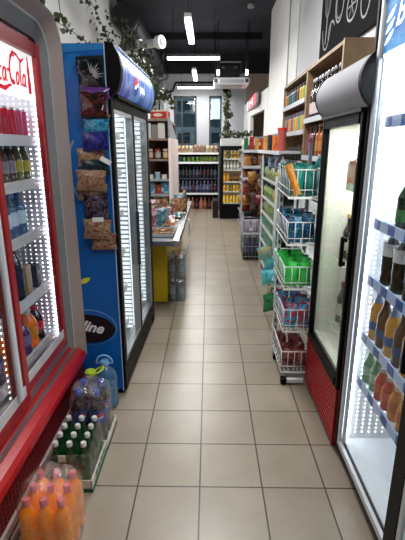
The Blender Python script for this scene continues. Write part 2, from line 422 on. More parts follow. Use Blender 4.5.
tube_light((-.28, 6.15, 3.2), (-.28, 7.43, 3.2), 'near white tube light hanging lengthwise under the black ceiling')
tube_light((-.33, 10.05, 3.2), (-.33, 11.3, 3.2), 'small far tube light hanging lengthwise before the windows')
tube_light((-.79, 8.66, 3.2), (.2, 8.66, 3.2), 'white tube light hanging crosswise over the aisle')
tube_light((-.84, 12.05, 3.12), (.13, 12.05, 3.12), 'white tube light hanging crosswise just above the far windows')
tube_light((.05, 3.0, 3.3), (.05, 4.3, 3.3), 'added out-of-view tube light hanging lengthwise over the front of the aisle')  # extra fixture added out of view to light the near aisle
tube_light((.05, .4, 3.3), (.05, 1.7, 3.3), 'added out-of-view tube light hanging lengthwise above the viewer')  # second added fixture, unseen overhead, for more fill
ac = thing('ceiling_air_conditioner', 'white flat air conditioner hung on rods from the black ceiling', 'air conditioner', (.47, 9.6, 2.82))
part('casing', MB().box(.09, .85, 9.6, 10.35, 2.86, 2.99, P('#d9dadb', .4), .03), ac)
part('intake_panel', MB().box(.22, .72, 9.59, 9.6, 2.88, 2.95, P('#8f9396', .5)).box(.24, .70, 9.72, 10.25, 2.845, 2.86, P('#a9adb0', .5)), ac)
for xx in (.14, .78): part('vent', MB().box(xx-.035, xx+.035, 9.585, 9.6, 2.89, 2.96, P('#2a2c2f', .5)), ac)
rd = MB()
for xx, yy in ((.13, 9.65), (.81, 9.65), (.13, 10.3), (.81, 10.3)): rd.tube((xx, yy, 2.99), (xx, yy, CEIL), .008, BLK2, 5)
part('hanging_rod', rd, ac)
bx = MB().box(.22, .66, 9.95, 10.3, 3.05, 3.3, P('#0d0d11', .6), .02)
for q in ((.2, 3.32), ): bx.box(.2, .68, 9.9, 9.93, 3.32, 3.345, STEEL)
for xx in (.2, .67): bx.box(xx, xx+.02, 9.9, 9.93, 3.0, 3.345, P('#3b3d42', .5))
for xx in (.3, .56): bx.lathe([(.001, 0), (.03, 0), (.03, .02), (.001, .02)], STEEL, 10, (xx, 9.92, 3.22))
part('black_duct_box', bx, ac)
for xx, nm in ((.18, 'left'), (.76, 'right')):
    p = thing('pendant_lamp', 'small black pendant lamp in front of the %s end of the air conditioner' % nm, 'light', (xx, 9.4, 3.05))
    part('shade', MB().lathe([(.028, 3.1), (.03, 3.42), (.022, 3.44)], P('#1c1c20', .4), 12, (xx, 9.4, 0)), p)
    part('bulb', MB().lathe([(.026, 3.0), (.03, 3.04), (.026, 3.1)], P('#eaf4ff', .4, emit=6), 12, (xx, 9.4, 0)), p)
    part('cord', MB().tube((xx, 9.4, 3.44), (xx, 9.4, CEIL), .006, BLACK, 5), p)
# loose wall speaker / smoke detector / small lamp
single('smoke_detector', MB().lathe([(.06, 3.93), (.06, 3.98), (.03, 4.0)], P('#8e8f92', .6), 12, (.72, 8.4, 0)), 'small round grey detector on the dark ceiling', 'detector')
single('wall_lamp', MB().sphere((1.7, 10.6, 3.05), .07, P('#f8fbff', .4, emit=6)), 'small round white lamp beyond the low partition', 'light')
fan = thing('ventilation_duct', 'white round ventilation duct with a flanged mouth near the ceiling', 'duct', (-.72, 6.6, 2.9))
part('duct_body', MB().tube((-.98, 6.75, 3.0), (-.74, 6.6, 3.0), .055, P('#b9babd', .4), 16), fan)
part('mouth', MB().tube((-.76, 6.62, 3.0), (-.72, 6.59, 3.0), .055, P('#d9dadc', .4), 18, .085).tube((-.72, 6.59, 3.0), (-.66, 6.55, 3.0), .085, P('#d9dadc', .4), 18), fan)
part('inner_cone', MB().tube((-.658, 6.548, 3.0), (-.64, 6.536, 3.0), .055, P('#9d9fa2', .4), 14, .03), fan)
part('rear_disc', MB().tube((-.98, 6.75, 3.0), (-1.02, 6.77, 3.0), .08, P('#cfd0d2', .4), 18).tube((-1.02, 6.77, 3.0), (XL, 7.1, 3.0), .05, P('#3a3a3e', .4), 12), fan)
ds = MB()
ds.tube((-1.34, 7.6, 3.62), (-1.34, 12.3, 3.62), .2, P('#141418', .55), 18)
for yy in (7.65, 9, 10.2, 11.2): ds.tube((-1.34, yy, 3.62), (-1.34, yy+.04, 3.62), .212, P('#26262b', .5), 18)
single('black_air_duct', ds, 'thick black round air duct along the top of the left wall', 'duct')
cb = MB(); rr = random.Random(3)
for k in range(9):
    y0 = 6.5+k*.5; pts = []
    for i in range(9):
        t = i/8; pts.append((-1.32+.2*math.sin(k*2+t*5)+.1, y0+t*1.1, 3.25-.22*math.sin(PI*t)+.1*math.sin(k)))
    cb.path(pts, .014, P('#1a1a1e', .5), 5)
single('cable_bundle', cb, 'tangle of black cables drooping below the left air duct', 'cables')
hp = MB().box(-1.5, -1.12, 7.2, 7.24, 2.2, 3.0, P('#9d9ea2', .6))
single('wall_panel', hp, 'grey flat panel standing above the left shelves', 'panel')

# ------------------------------------------------------------------ ivy
LEAF = [P('#2c3a1c', .5), P('#3d4a24', .5), P('#1e2a14', .5)]
def ivy(pts, n, label, spread=.06, size=.055, seed=1, name='ivy_vine'):
    r = random.Random(seed); base = Vector(pts[0])
    t = thing(name, label, 'plant', base)
    st = MB().path(pts, .004, P('#3a3320', .7), 5); part('stem', st, t)
    lf = MB()
    for i in range(n):
        q = r.random()*(len(pts)-1); k = int(q); p = Vector(pts[k]).lerp(Vector(pts[k+1]), q-k)
        p += Vector((r.uniform(-spread, spread)*.6, r.uniform(-spread, spread), r.uniform(-spread, spread)))
        M = Matrix.Rotation(r.uniform(0, 6.3), 3, 'Z') @ Matrix.Rotation(r.uniform(.5, 2.2), 3, 'X') @ Matrix.Rotation(r.uniform(0, 6.3), 3, 'Z')
        s = size*r.uniform(.6, 1.15)
        sh = [(0, 0, 0), (.35, .15, .05), (.5, .45, .08), (.22, .75, .02), (0, 1.15, -.1), (-.22, .75, .02), (-.5, .45, .08), (-.35, .15, .05), (0, .5, 0)]
        vs = [p+M @ Vector((a*s, b*s, c*s)) for a, b, c in sh]
        lf.add(vs, [(i, i+1, 8) for i in range(7)]+[(7, 0, 8)], LEAF[r.randrange(3)])
    part('foliage', lf, t)
ivy([(-1.52, 4.25, 3.3), (-1.5, 4.3, 2.95), (-1.5, 4.42, 2.7)], 16, 'sparse ivy strand hanging farthest left on the white wall', .05, .065, 1)
ivy([(-1.5, 4.7, 3.35), (-1.5, 4.8, 2.9), (-1.48, 4.95, 2.78)], 20, 'ivy strand hanging second from the left on the white wall', .07, .065, 2)
ivy([(-1.45, 4.3, 2.72), (-1.42, 4.8, 2.74), (-1.4, 5.4, 2.74), (-1.4, 6.0, 2.72)], 24, 'ivy strand trailing level along the wall over the blue drinks fridge', .06, .065, 3)
ivy([(-1.45, 5.2, 3.6), (-1.42, 5.5, 3.3), (-1.35, 5.9, 3.1), (-1.25, 5.9, 2.8), (-1.1, 5.5, 2.6)], 120, 'dense ivy swag falling to the top of the blue drinks fridge', .16, .06, 4)
ivy([(-1.1, 5.5, 2.62), (-.95, 5.6, 2.6), (-.85, 6.0, 2.55), (-.8, 6.4, 2.5)], 110, 'ivy trailing along the roof edge behind the blue drinks fridge', .1, .065, 5)
ivy([(-1.2, 6.6, 3.2), (-1.05, 6.6, 2.95), (-.9, 6.6, 2.7), (-.85, 6.6, 2.35), (-.8, 6.4, 2.15)], 200, 'dark ivy curtain falling onto the left shop shelf', .14, .07, 6)
ivy([(-.8, 6.05, 2.25), (-.65, 6.1, 2.32), (-.5, 6.1, 2.15)], 60, 'ivy mound on top of the left shop shelf', .09, .075, 7)
ivy([(.40, 12.1, 3.12), (.5, 12.0, 2.9), (.45, 11.9, 2.5), (.48, 11.7, 2.2), (.42, 11.6, 1.9)], 130, 'long ivy strand falling beside the narrow far window', .10, .12, 8)

# ------------------------------------------------------------------ shelf helper for fridges
def led_strip(mb, x, y0z, y1z, side=1, n=40):
    pass
def dots(mb, pts, r, m, nrm):
    for p in pts:
        p = Vector(p); nn = Vector(nrm); u = nn.orthogonal().normalized(); w = nn.cross(u)
        vs = [p+(u*math.cos(a)+w*math.sin(a))*r for a in [k*PI/3 for k in range(6)]]
        mb.add(vs, [tuple(range(6))], m)

# ================================================================== RED COLA FRIDGE (left front)
ck = thing('drinks_fridge', 'large red drinks fridge with grey rounded hood in the left foreground', 'fridge', (-1.2, 1.7, 0))
RED = P('#a3141c', .35, coat=.4); REDD = P('#7a1018', .4); GREY = P('#7b7878', .38, .25); GREYL = P('#8f8584', .4, .1)
y0, y1 = .72, 2.46
bo = MB(); wi = P('#e3e1e6', .5)
bo.box(-1.56, -1.52, y0, y1, .12, 2.2, P('#8a8a8c', .5)); bo.box(-1.52, -.93, y1-.06, y1-.02, .3, 2.15, wi); bo.box(-1.52, -.93, y0+.02, y0+.06, .3, 2.15, wi)
bo.box(-1.52, -.93, y0+.02, y1-.02, 2.08, 2.16, wi); bo.box(-1.52, -.93, y0+.02, y1-.02, .3, .42, wi); bo.box(-1.52, -1.5, y0+.06, y1-.06, .42, 2.08, P('#dcdbe2', .5))
part('cabinet', bo, ck)
# rounded hood surround
def rrect(y0, y1, z0, z1, r, n=8):
    pts = [(y0, z0)]
    pts += [(y0, z1-r)]+[(y0+r-r*math.cos(a), z1-r+r*math.sin(a)) for a in [PI/2*i/n for i in range(1, n)]]+[(y0+r, z1)]
    pts += [(y1-r, z1)]+[(y1-r+r*math.sin(a), z1-r+r*math.cos(a)) for a in [PI/2*i/n for i in range(1, n)]]+[(y1, z1-r)]
    pts += [(y1, z0)]
    return pts
hd = MB()
def loop(mb, A, xa, B, xb, m):
    n = len(A); vs = [(xa, p[0], p[1]) for p in A]+[(xb, p[0], p[1]) for p in B]
    mb.add(vs, [(i, i+1, n+i+1, n+i) for i in range(n-1)], m, False)
O = rrect(y0, y1, .30, 2.235, .17); M_ = rrect(y0+.035, y1-.035, .30, 2.19, .15); N_ = rrect(y0+.045, y1-.045, .30, 2.18, .14); I_ = rrect(y0+.08, y1-.08, .30, 2.115, .07)
loop(hd, O, -1.56, O, -.805, P('#8b8d8e', .35, .2)); loop(hd, O, -.805, M_, -.865, P('#a5968f', .4, .1)); loop(hd, M_, -.865, N_, -.868, P('#aeb8b6', .3)); loop(hd, N_, -.868, I_, -.905, P('#7f8080', .4, .1)); loop(hd, I_, -.905, I_, -.94, P('#4a1418', .5))
part('hood', hd, ck, 'grey rounded hood')
# doors
def coke_door(ya, yb, x, nm):
    z0, z1 = .43, 2.09; f = .045
    m = MB()
    m.box(x-.03, x, ya, ya+f, z0, z1, RED, .004).box(x-.03, x, yb-f, yb, z0, z1, RED, .004).box(x-.03, x, ya+f, yb-f, z0, z0+.05, RED).box(x-.03, x, ya+f, yb-f, z1-.06, z1, REDD)
    d = part('door', m, ck)
    part('glass', MB().add([(x-.012, ya+f, z0+.05), (x-.012, yb-f, z0+.05), (x-.012, yb-f, z1-.06), (x-.012, ya+f, z1-.06)], [(0, 1, 2, 3)], GLASS), d)
    m = MB().box(x-.004, x+.001, ya+f, yb-f, z0+.05, z0+.10, P('#cfc9cb', .4))
    part('sill_strip', m, d)
    return d
coke_door(1.68, 2.37, -.895, 0); coke_door(.86, 1.74, -.862, 1)
part('handle', MB().box(-.862, -.842, 1.60, 1.635, .5, 1.75, P('#d5d6d8', .35), .006), ck, 'white vertical handle')
# lower ledge & grille
lg = MB(); LZ = .33
lg.prism([(-.95, .30), (-.95, .40), (-.90, .40), (-.885, .37), (-.822, .345), (-.806, .325), (-.803, .295), (-.815, .28), (-.95, .28)], y0, 2.43, P('#b01620', .3, coat=.5), 'y')
part('front_ledge', lg, ck, 'red sloping front ledge')
part('door_rail', MB().box(-.90, -.885, y0, 2.36, .40, .43, SILVER).box(-.872, -.855, y0, 2.4, .36, .372, SILVER).box(-.93, -.9, y0, 2.4, .40, .43, BLK2), ck)
gr = MB().box(-1.5, -.825, y0+.02, 2.41, .03, .28, P('#8c1019', .45))
for i in range(56):
    for k in range(6):
        yy = y0+.04+i*.030; gr.box(-.8255, -.8235, yy, yy+.019, .135+k*.024, .150+k*.024, P('#33080c', .6))
gr.box(-.825, -.812, y0, 2.41, .09, .125, P('#a99c98', .4)).box(-.825, -.81, y0, 2.41, .03, .06, P('#8d8380', .5))
part('grille', gr, ck)
for yy in (y0+.1, 2.35): part('foot', MB().lathe([(.03, 0), (.03, .03)], BLACK, 10, (-.9, yy, 0)), ck)
# lit sign inside
sg = part('sign_panel', MB().box(-.932, -.922, y0+.16, 2.36, 1.815, 2.04, P('#f7eef0', .5, emit=1.05), .002), ck, 'white lit sign with red script')
T = MB(); CR = P('#d01024', .5, emit=.45)
u = (0, 1, 0); v = (0, 0, 1); nn = (1, 0, 0)
def script(ox, oz, s):
    def rb(pts, w=.12): ribbon(T, [(p[0]*s, p[1]*s*1.22, p[2]) for p in pts], w*s*1.45, (-.921, ox, oz), u, v, nn, CR)
    def C(x): rb(arc(x+.42, .55, .36, .52, 60, 300, 18, .5, 1.0, .25), .17); rb([(x+.15, .95, .4), (x+.55, 1.18, 1), (x+1.0, 1.12, 1), (x+1.3, .95, .5)], .10)
    def o(x): rb(arc(x+.16, .24, .15, .23, 0, 360, 14, 1, 1, .3), .10)
    def c(x): rb(arc(x+.16, .24, .15, .23, 50, 310, 12, .8, 1, .3), .10)
    def a(x): rb(arc(x+.16, .24, .15, .23, 0, 360, 14, 1, 1, .3), .10); rb([(x+.38, .48, 1), (x+.30, .1, 1), (x+.36, 0, .8), (x+.48, .06, .5)], .10)
    def l(x): rb([(x+.36, 1.0, .5), (x+.25, .95, 1), (x+.13, .5, 1.2), (x+.1, .1, 1), (x+.18, 0, .8), (x+.3, .08, .5)], .11)
    C(0); o(.72); c(1.12); a(1.50); rb([(2.0, .42, 1), (2.2, .46, 1)], .10)
    C(2.25); o(2.95); l(3.35); a(3.72)
    rb([(.6, -.05, .3), (1.0, -.25, 1.2), (1.6, -.28, 1.3), (2.1, -.12, .8), (2.4, -.1, .2)], .12)
    rb([(3.35, 1.1, .3), (3.7, .95, 1.2), (4.1, 1.12, .5)], .10)
script(1.83, 1.872, .094)
# bottle silhouette
T.prism([(a-.012, z) for a, z in [(2.258, 1.845), (2.286, 1.845), (2.288, 1.90), (2.281, 1.925), (2.287, 1.95), (2.279, 1.975), (2.277, 2.015), (2.267, 2.015), (2.265, 1.975), (2.257, 1.95), (2.263, 1.925), (2.256, 1.90)]], -.9215, -.9195, CR, 'x')
part('cola_lettering', T, sg, 'red script reading Coca-Cola with a bottle silhouette')
# shelves
SH = [.50, .81, 1.135, 1.405, 1.625]
for z in SH:
    m = MB()
    for i in range(22): m.box(-1.48, -.97, .82+i*.072, .828+i*.072, z-.006, z, P('#cfd0d6', .4))
    m.box(-1.49, -.965, .80, 2.38, z-.012, z-.006, P('#c5c5cd', .45))
    m.box(-.975, -.962, .80, 2.38, z-.03, z+.022, P('#d5d2d8', .4))
    part('shelf', m, ck)
# LED strips, plus glowing wall dots in place of their door-glass reflections
m = MB()
for k in range(6):
    dots(m, [(-.975-.032*k, y1-.0615, .46+i*.026) for i in range(61)], (.0052, .0048, .0044, .004, .0035, .003)[k], P('#f7f9ff', .5, emit=(5, 4, 3, 2.2, 1.6, 1.2)[k]), (0, -1, 0))
m.box(-.958, -.945, y1-.085, y1-.062, .44, 1.82, P('#dfe3f5', .4, emit=1.2))
dots(m, [(-.951, y1-.087, .46+i*.026) for i in range(53)], .0058, P('#ffffff', .4, emit=14), (0, -1, 0))
dots(m, [(-.944, 1.70, .46+i*.03) for i in range(45)], .0048, P('#ffffff', .4, emit=8), (1, 0, 0))
part('led_strip', m, ck)
# products
W = 'of the red drinks fridge'
cr = proto('can', .150, .032, P('#c3223a', .3, .3)); cg = proto('can', .150, .032, P('#2f8a2f', .3, .3)); cp = proto('can', .150, .032, P('#c9486e', .3, .3))
row([('can', 'green drink can', cg, 'can'), ('can', 'red drink can', cr, 'can'), ('can', 'red drink can', cr, 'can'), ('can', 'pink drink can', cp, 'can')], (-1.01, 1.72, 1.626), (-1.01, 2.33, 1.626), 9, 'on the top shelf '+W, depth=[(0, 0, 0), (-.07, 0, 0)])
ctop = P('#2e6b44', .4)
b1 = proto('bottle', .20, .032, P('#2a1210', .1, coat=.5), P('#b01c20', .4), P('#a8192b', .4)); b2 = proto('bottle', .20, .032, P('#4b5a30', .1, coat=.5), P('#2e6b44', .4), P('#a79a3a', .4)); b3 = proto('bottle', .20, .032, P('#3b2a2c', .1, coat=.5), ctop, P('#837489', .4))
row([('cola_bottle', 'small dark bottle with red label', b1, 'bottle'), ('soda_bottle', 'small dark bottle with lilac label', b3, 'bottle'), ('soda_bottle', 'small olive bottle with yellow label', b2, 'bottle')], (-1.02, 1.72, 1.406), (-1.02, 2.32, 1.406), 8, 'on the second shelf '+W, depth=[(0, 0, 0), (-.08, 0, 0)])
b4 = proto('bottle', .22, .036, PETB, P('#e7eefb', .4), P('#3b62b0', .4), fill=P('#9db6cf', .2, coat=.5)); b5 = proto('bottle', .24, .038, PETB, P('#3557b8', .4), P('#c6d8f0', .4), fill=P('#7f9fc4', .2, coat=.5))
row([('water_bottle', 'blue labelled water bottle', b4, 'bottle'), ('water_bottle', 'pale labelled water bottle', b5, 'bottle')], (-1.02, 1.74, 1.136), (-1.02, 2.18, 1.136), 6, 'on the middle shelf '+W, depth=[(0, 0, 0), (-.09, 0, 0)])
b6 = proto('bottle', .285, .042, P('#10131f', .08, coat=.8), P('#3a2f28', .4), P('#151a35', .3)); b7 = proto('bottle', .2, .04, P('#251126', .1, coat=.5), P('#b8265a', .4), P('#b8265a', .4))
row([('cola_bottle', 'tall dark cola bottle', b6, 'bottle')], (-1.03, 1.82, .811), (-1.03, 2.08, .811), 3, 'on the fourth shelf '+W, depth=[(0, 0, 0), (-.1, 0, 0)])
row([('juice_carton', 'small beige juice carton', proto('carton', .06, .06, .16, P('#b59a78', .5)), 'carton'), ('juice_carton', 'small dark carton', proto('carton', .055, .055, .13, P('#3f3138', .5)), 'carton')], (-1.03, 2.18, .811), (-1.03, 2.32, .811), 2, 'on the fourth shelf '+W)
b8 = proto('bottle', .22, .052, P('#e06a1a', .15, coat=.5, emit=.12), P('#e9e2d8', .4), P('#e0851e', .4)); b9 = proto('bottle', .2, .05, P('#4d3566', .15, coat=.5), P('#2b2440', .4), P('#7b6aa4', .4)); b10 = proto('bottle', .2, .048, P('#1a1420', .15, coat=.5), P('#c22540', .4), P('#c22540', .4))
row([('juice_bottle', 'purple juice bottle', b9, 'bottle'), ('juice_bottle', 'round orange juice bottle', b8, 'bottle'), ('juice_bottle', 'dark juice bottle with red label', b10, 'bottle')], (-1.04, 1.76, .501), (-1.04, 2.28, .501), 6, 'on the bottom shelf '+W, depth=[(0, 0, 0), (-.11, 0, 0)], order='alt')
# things behind the near door
row([('cola_bottle', 'large dark cola bottle', proto('bottle', .26, .045, P('#180c10', .1, coat=.6), P('#b01c20', .4), P('#b3141f', .4)), 'bottle'), ('juice_bottle', 'tall orange juice bottle', proto('bottle', .26, .045, P('#b8420f', .15, coat=.5), P('#e9e2d8', .4), P('#c0181c', .4)), 'bottle')], (-1.03, 1.0, .501), (-1.03, 1.62, .501), 6, 'behind the near door '+W, order='alt')
row([('cola_bottle', 'medium cola bottle with red label', b1, 'bottle')], (-1.03, 1.0, .811), (-1.03, 1.62, .811), 8, 'behind the near door '+W)
row([('cola_bottle', 'medium dark bottle', b3, 'bottle')], (-1.03, 1.1, 1.136), (-1.03, 1.6, 1.136), 6, 'behind the near door '+W)

# ================================================================== BLUE COOLER (left, second)
for o in list(COL.objects):
    if o is ck or (o.get('label', '').endswith('of the red drinks fridge')): o.location = o.location+Vector((.02, .03, 0))
pk = thing('drinks_cooler', 'tall blue double-door drinks cooler with a blue lit header on the left', 'fridge', (-.540, 2.492, 0), -math.radians(1.6)); LOCAL.add(pk)
D = .68; LN = 1.24; BLUE = P('#0a61b0', .35, var=.15, vs=1.5)
m = MB(); wi2 = P('#e6e9ea', .5)
m.box(-D, -.018, 0, .035, .04, 2.12, BLUE); m.box(-D, -.06, LN-.035, LN, .04, 2.12, BLUE); m.box(-D, -D+.03, .035, LN-.035, .1, 2.12, BLUE)
m.box(-D+.03, -.06, .035, LN-.035, 1.86, 2.12, P('#31353c', .6)); m.box(-D+.03, -.06, .035, LN-.035, .1, .16, wi2)
m.box(-D+.03, -D+.04, .035, LN-.035, .16, 1.86, wi2); m.box(-D+.04, -.06, .035, .04, .16, 1.86, wi2); m.box(-D+.04, -.06, LN-.04, LN-.035, .16, 1.86, wi2)
part('cabinet', m, pk, 'blue cabinet')
part('side_edge', MB().box(-.024, -.018, -.004, 0, .03, 2.12, P('#a8c2df', .3)), pk)
part('light_band', MB().prism([(-.50, 2.06), (-.03, 2.09), (-.03, 2.118), (-.50, 2.118)], -.002, 0, P('#2d7fc0', .35), 'y').prism([(-.40, 1.80), (-.22, 2.07), (-.15, 2.07), (-.34, 1.80)], -.001, 0, P('#1d72bb', .35), 'y'), pk)
part('door_frame', MB().box(-.018, 0, 0, .06, .03, 1.86, BLACK, .006).box(-.055, -.018, .036, .06, .06, 1.86, BLACK).box(-.055, 0, LN-.085, LN, .03, 1.86, BLACK, .006).box(-.055, 0, .06, LN-.085, 1.80, 1.86, BLACK).box(-.055, 0, .06, LN-.085, .10, .21, BLACK).box(-.055, 0, .59, .63, .21, 1.8, BLACK, .004), pk)
m = MB().box(-D+.02, -.02, .02, LN-.02, .0, .04, BLK2).box(-.06, -.02, .04, LN-.02, .04, .1, BLK2)
for i in range(5): m.box(-.02, -.012, .05, LN-.05, .015+i*.018, .024+i*.018, P('#2b2b2e', .5))
part('base_grille', m, pk)
for k, (a, b) in enumerate(((.06, .59), (.63, LN-.085))):
    d = part('door', MB().box(-.05, -.004, a, a+.03, .21, 1.8, P('#a9acb0', .35)).box(-.05, -.004, b-.022, b, .21, 1.8, P('#8f9296', .35)).box(-.05, -.006, a, b, .21, .235, SILVER).box(-.05, -.006, a, b, 1.775, 1.8, SILVER), pk)
    part('glass', MB().add([(-.012, a+.02, .23), (-.012, b-.02, .23), (-.012, b-.02, 1.78), (-.012, a+.02, 1.78)], [(0, 1, 2, 3)], GLASS), d)
    part('handle', MB().box(0, .022, b-.05, b-.025, .75, 1.15, P('#26272a', .4), .006), d)
for z in (.3, .58, .86, 1.14, 1.42, 1.66):
    part('shelf', MB().box(-D+.05, -.10, .045, LN-.045, z-.01, z, P('#dfe2e4', .4)).box(-.10, -.092, .045, LN-.045, z-.025, z+.02, P('#f2f4f5', .4)), pk)
m = MB(); RB = P('#f2f7ff', .5, emit=1.1)
for yy, xa in ((.592, -.26), (LN-.036, -.30)):
    m.box(xa, -.065, yy-.004, yy+.004 if yy < 1 else yy, .22, 1.79, P('#8d9499', .5))
    for i in range(46): m.box(xa, -.068, yy-.012, yy-.004, .23+i*.034, .23+i*.034+.019, RB)  # white wall ribs made to glow, imitating lit ticks and reflections
m.box(-.30, -.12, .04, LN-.04, 1.82, 1.855, P('#f2f7ff', .5, emit=1.5))
for yy in (.075, .645): m.box(-.085, -.07, yy, yy+.012, .22, 1.79, P('#f2f7ff', .5, emit=1.6))
part('led_strip', m, pk)
# header
hp = [(-.06, 1.86), (0, 1.86), (.035, 1.89), (.055, 1.95), (.06, 2.0), (.05, 2.06), (.02, 2.12), (-.06, 2.125)]
HB = art(['#082470', '#103c9c', '#2468bc', '#6f9ad8', '#4a4fa8'], 4.2, 5, .3, .42, (1, 1.6, .8), 'N')
m = MB().prism(hp, .05, LN-.03, HB, 'y', True)
h = part('header', m, pk, 'blue lit header')
hq = [(a+.004 if a > -.05 else a, z) for a, z in hp]
part('end_cap', MB().prism([(-.018, 1.83)]+[(a+.006, z) for a, z in hp[1:-1]]+[(-.018, 2.13)], -.002, .05, BLACK, 'y'), h)
part('end_cap', MB().prism(hq, LN-.03, LN, BLACK, 'y'), h)
part('chrome_strip', MB().box(.005, .03, .05, LN-.03, 2.115, 2.13, P('#c8d4e6', .2, .6)).box(-.02, .03, .05, LN-.03, 1.855, 1.872, BLK2), h)
# round emblem: red / white / blue and wordmark
def face(z):   # x of the header face at height z
    for (a, b), (c, d) in zip(hp[1:-1], hp[2:]):
        if b <= z <= d: return a+(c-a)*(z-b)/(d-b)
    return .06
L_ = MB(); cy, cz, rad = .47, 1.965, .06
def region(mb, f0, f1, mt, off):
    n = 18; t = []
    for i in range(n+1):
        y = -1+2*i/n; e = math.sqrt(max(0, 1-y*y))
        a = max(-e, min(e, f0(y))); b = max(-e, min(e, f1(y))); t.append((y, a, b))
    vs = []
    for y, a, b in t:
        for q in (a, (a+b)/2, b):
            z = cz+q*rad; vs.append((face(z)+off, cy+y*rad, z))
    mb.add(vs, [(3*i+k, 3*i+k+1, 3*i+k+4, 3*i+k+3) for i in range(n) for k in (0, 1)], mt)
wv = lambda y: .22*math.sin(y*2.4)
region(L_, lambda y: wv(y)+.16, lambda y: 2, P('#e0262e', .4, emit=.7), .003)
region(L_, lambda y: wv(y)-.16, lambda y: wv(y)+.16, P('#ffffff', .4, emit=.9), .003)
region(L_, lambda y: -2, lambda y: wv(y)-.16, P('#0d3ea0', .4, emit=.5), .003)
part('round_emblem', L_, h)
L_ = MB(); text(L_, 'pepsi', (.062, .56, 1.94), (0, 1, 0), (-.05, 0, 1), (1, 0, 0), .085, P('#e9f1ff', .4, emit=.8), 0, .002)
part('wordmark', L_, h)
# side graphics (face the viewer)
def ell(cx, cz, rx, rz, y, mt, n=36):
    return MB().add([(cx+rx*math.cos(2*PI*i/n), y, cz+rz*math.sin(2*PI*i/n)) for i in range(n)], [tuple(range(n))], mt)
s = ell(-.226, .482, .186, .123, -.002, P('#7fb0e6', .4)); part('oval_outline', s, pk)
part('oval_fill', ell(-.226, .48, .182, .119, -.003, BLUE), pk); o = part('black_oval', ell(-.226, .472, .172, .098, -.004, P('#141418', .4)), pk)
s = MB(); text(s, 'uline', (-.322, -.005, .476), (.985, 0, -.17), (.17, 0, .985), (0, -1, 0), .098, P('#f2f2f2', .4), .35, .003); part('oval_lettering', s, o)
s = MB(); s.add([(-.222+a*.06, -.003, .795+b*.04) for a, b in ((-.5, -.5), (-.45, .1), (-.1, .45), (.4, .55), (.55, .5), (.45, .05), (.1, -.35), (-.2, -.5))], [tuple(range(8))], P('#dfe04a', .4)); part('leaf_mark', s, pk, 'yellow leaf mark')
s = MB(); ribbon(s, arc(-.20, 1.47, .06, .17, 115, 250, 14), .012, (0, 0, 0), (1, 0, 0), (0, 0, 1), (0, -1, 0), P('#7d97b5', .4), .003); part('grip_groove', s, pk)
# drinks inside the blue cooler (rotated frame -> world)
def L2W(x, y, z):
    a = pk.rotation_euler.z; c, sn = math.cos(a), math.sin(a)
    return (-.540+x*c-y*sn, 2.492+x*sn+y*c, z)
pc = [proto('can', .14, .03, P(c, .3, .2)) for c in ('#c9d3da', '#d6dfe0', '#9fb6c8')]
pb = proto('bottle', .22, .033, P('#d5dde0', .15, coat=.5), P('#e8edf0', .4), P('#a9bccb', .4)); pb2 = proto('bottle', .22, .033, P('#cfd5cf', .15, coat=.5), P('#7894b8', .4), P('#dfe6ea', .4))
for zi, z in enumerate((.3, .58, .86, 1.14, 1.42)):
    a = L2W(-.16, .12, z); b = L2W(-.16, 1.1, z); nm = ('lowest', 'second lowest', 'middle', 'second highest', 'highest')[zi]
    row([('water_bottle', 'pale water bottle with grey label', pb, 'bottle'), ('water_bottle', 'pale water bottle with white label', pb2, 'bottle')], a, b, 11, 'on the %s shelf of the blue drinks cooler' % nm, order='alt')

# snack strip on its side
cs = thing('clip_strip', 'black hanging clip strip carrying snack bags on the cooler side', 'display strip', (-.63, 2.505, 1.0))
part('strip', MB().box(-.645, -.615, 2.505, 2.509, 1.0, 2.06, BLK2), cs); m = MB()
for z in (1.95, 1.8, 1.72, 1.6, 1.52, 1.42, 1.33, 1.22, 1.12): m.box(-.65, -.61, 2.496, 2.505, z, z+.012, P('#3a3b40', .4))
part('clip', m, cs)
KR = ['#75593f', '#8f7350', '#a2866c', '#7c4440', '#93774f']
bags = [  # x centre, z bottom, w, h, colours, label
 (-.648, 1.868, .145, .165, ['#0e1416', '#16211f', '#0e1416', '#232c2e', '#7e8788'], 'black snack bag with silver print, topmost on the clip strip'),
 (-.628, 1.845, .14, .05, ['#3b1d55', '#5e3580', '#32204a'], 'purple snack bag edge just under the topmost black bag'),
 (-.645, 1.745, .14, .115, ['#1a1412', '#241a18', '#5c241e', '#17100e'], 'black and dark red snack bag, second on the clip strip'),
 (-.635, 1.70, .13, .06, ['#8f4f28', '#b06a30', '#3d6b34', '#93512a'], 'orange and green snack bag above the light blue one'),
 (-.643, 1.655, .14, .085, ['#14587a', '#23789c', '#4a9cba', '#144a66'], 'light blue snack bag on the clip strip'),
 (-.64, 1.575, .14, .085, ['#151648', '#20216a', '#3a3888', '#12133a'], 'violet blue snack bag on the clip strip'),
 (-.672, 1.49, .155, .085, KR, 'kraft snack bag under the violet blue bag'),
 (-.65, 1.44, .15, .075, ['#0e171d', '#16242c', '#1e3a3a', '#0b1216'], 'dark teal snack bag in the middle of the clip strip'),
 (-.678, 1.355, .165, .10, KR, 'kraft snack bag with pink print under the dark teal bag'),
 (-.682, 1.295, .17, .085, KR, 'kraft snack bag sticking out leftmost from the strip'),
 (-.655, 1.165, .14, .15, ['#141216', '#2a2026', '#5d4f62', '#1a1519', '#8a5540'], 'black patterned snack bag with white price tag'),
 (-.662, 1.075, .16, .10, KR, 'kraft snack bag, second from the bottom of the strip'),
 (-.633, 1.005, .145, .085, KR, 'kraft snack bag at the very bottom of the strip')]
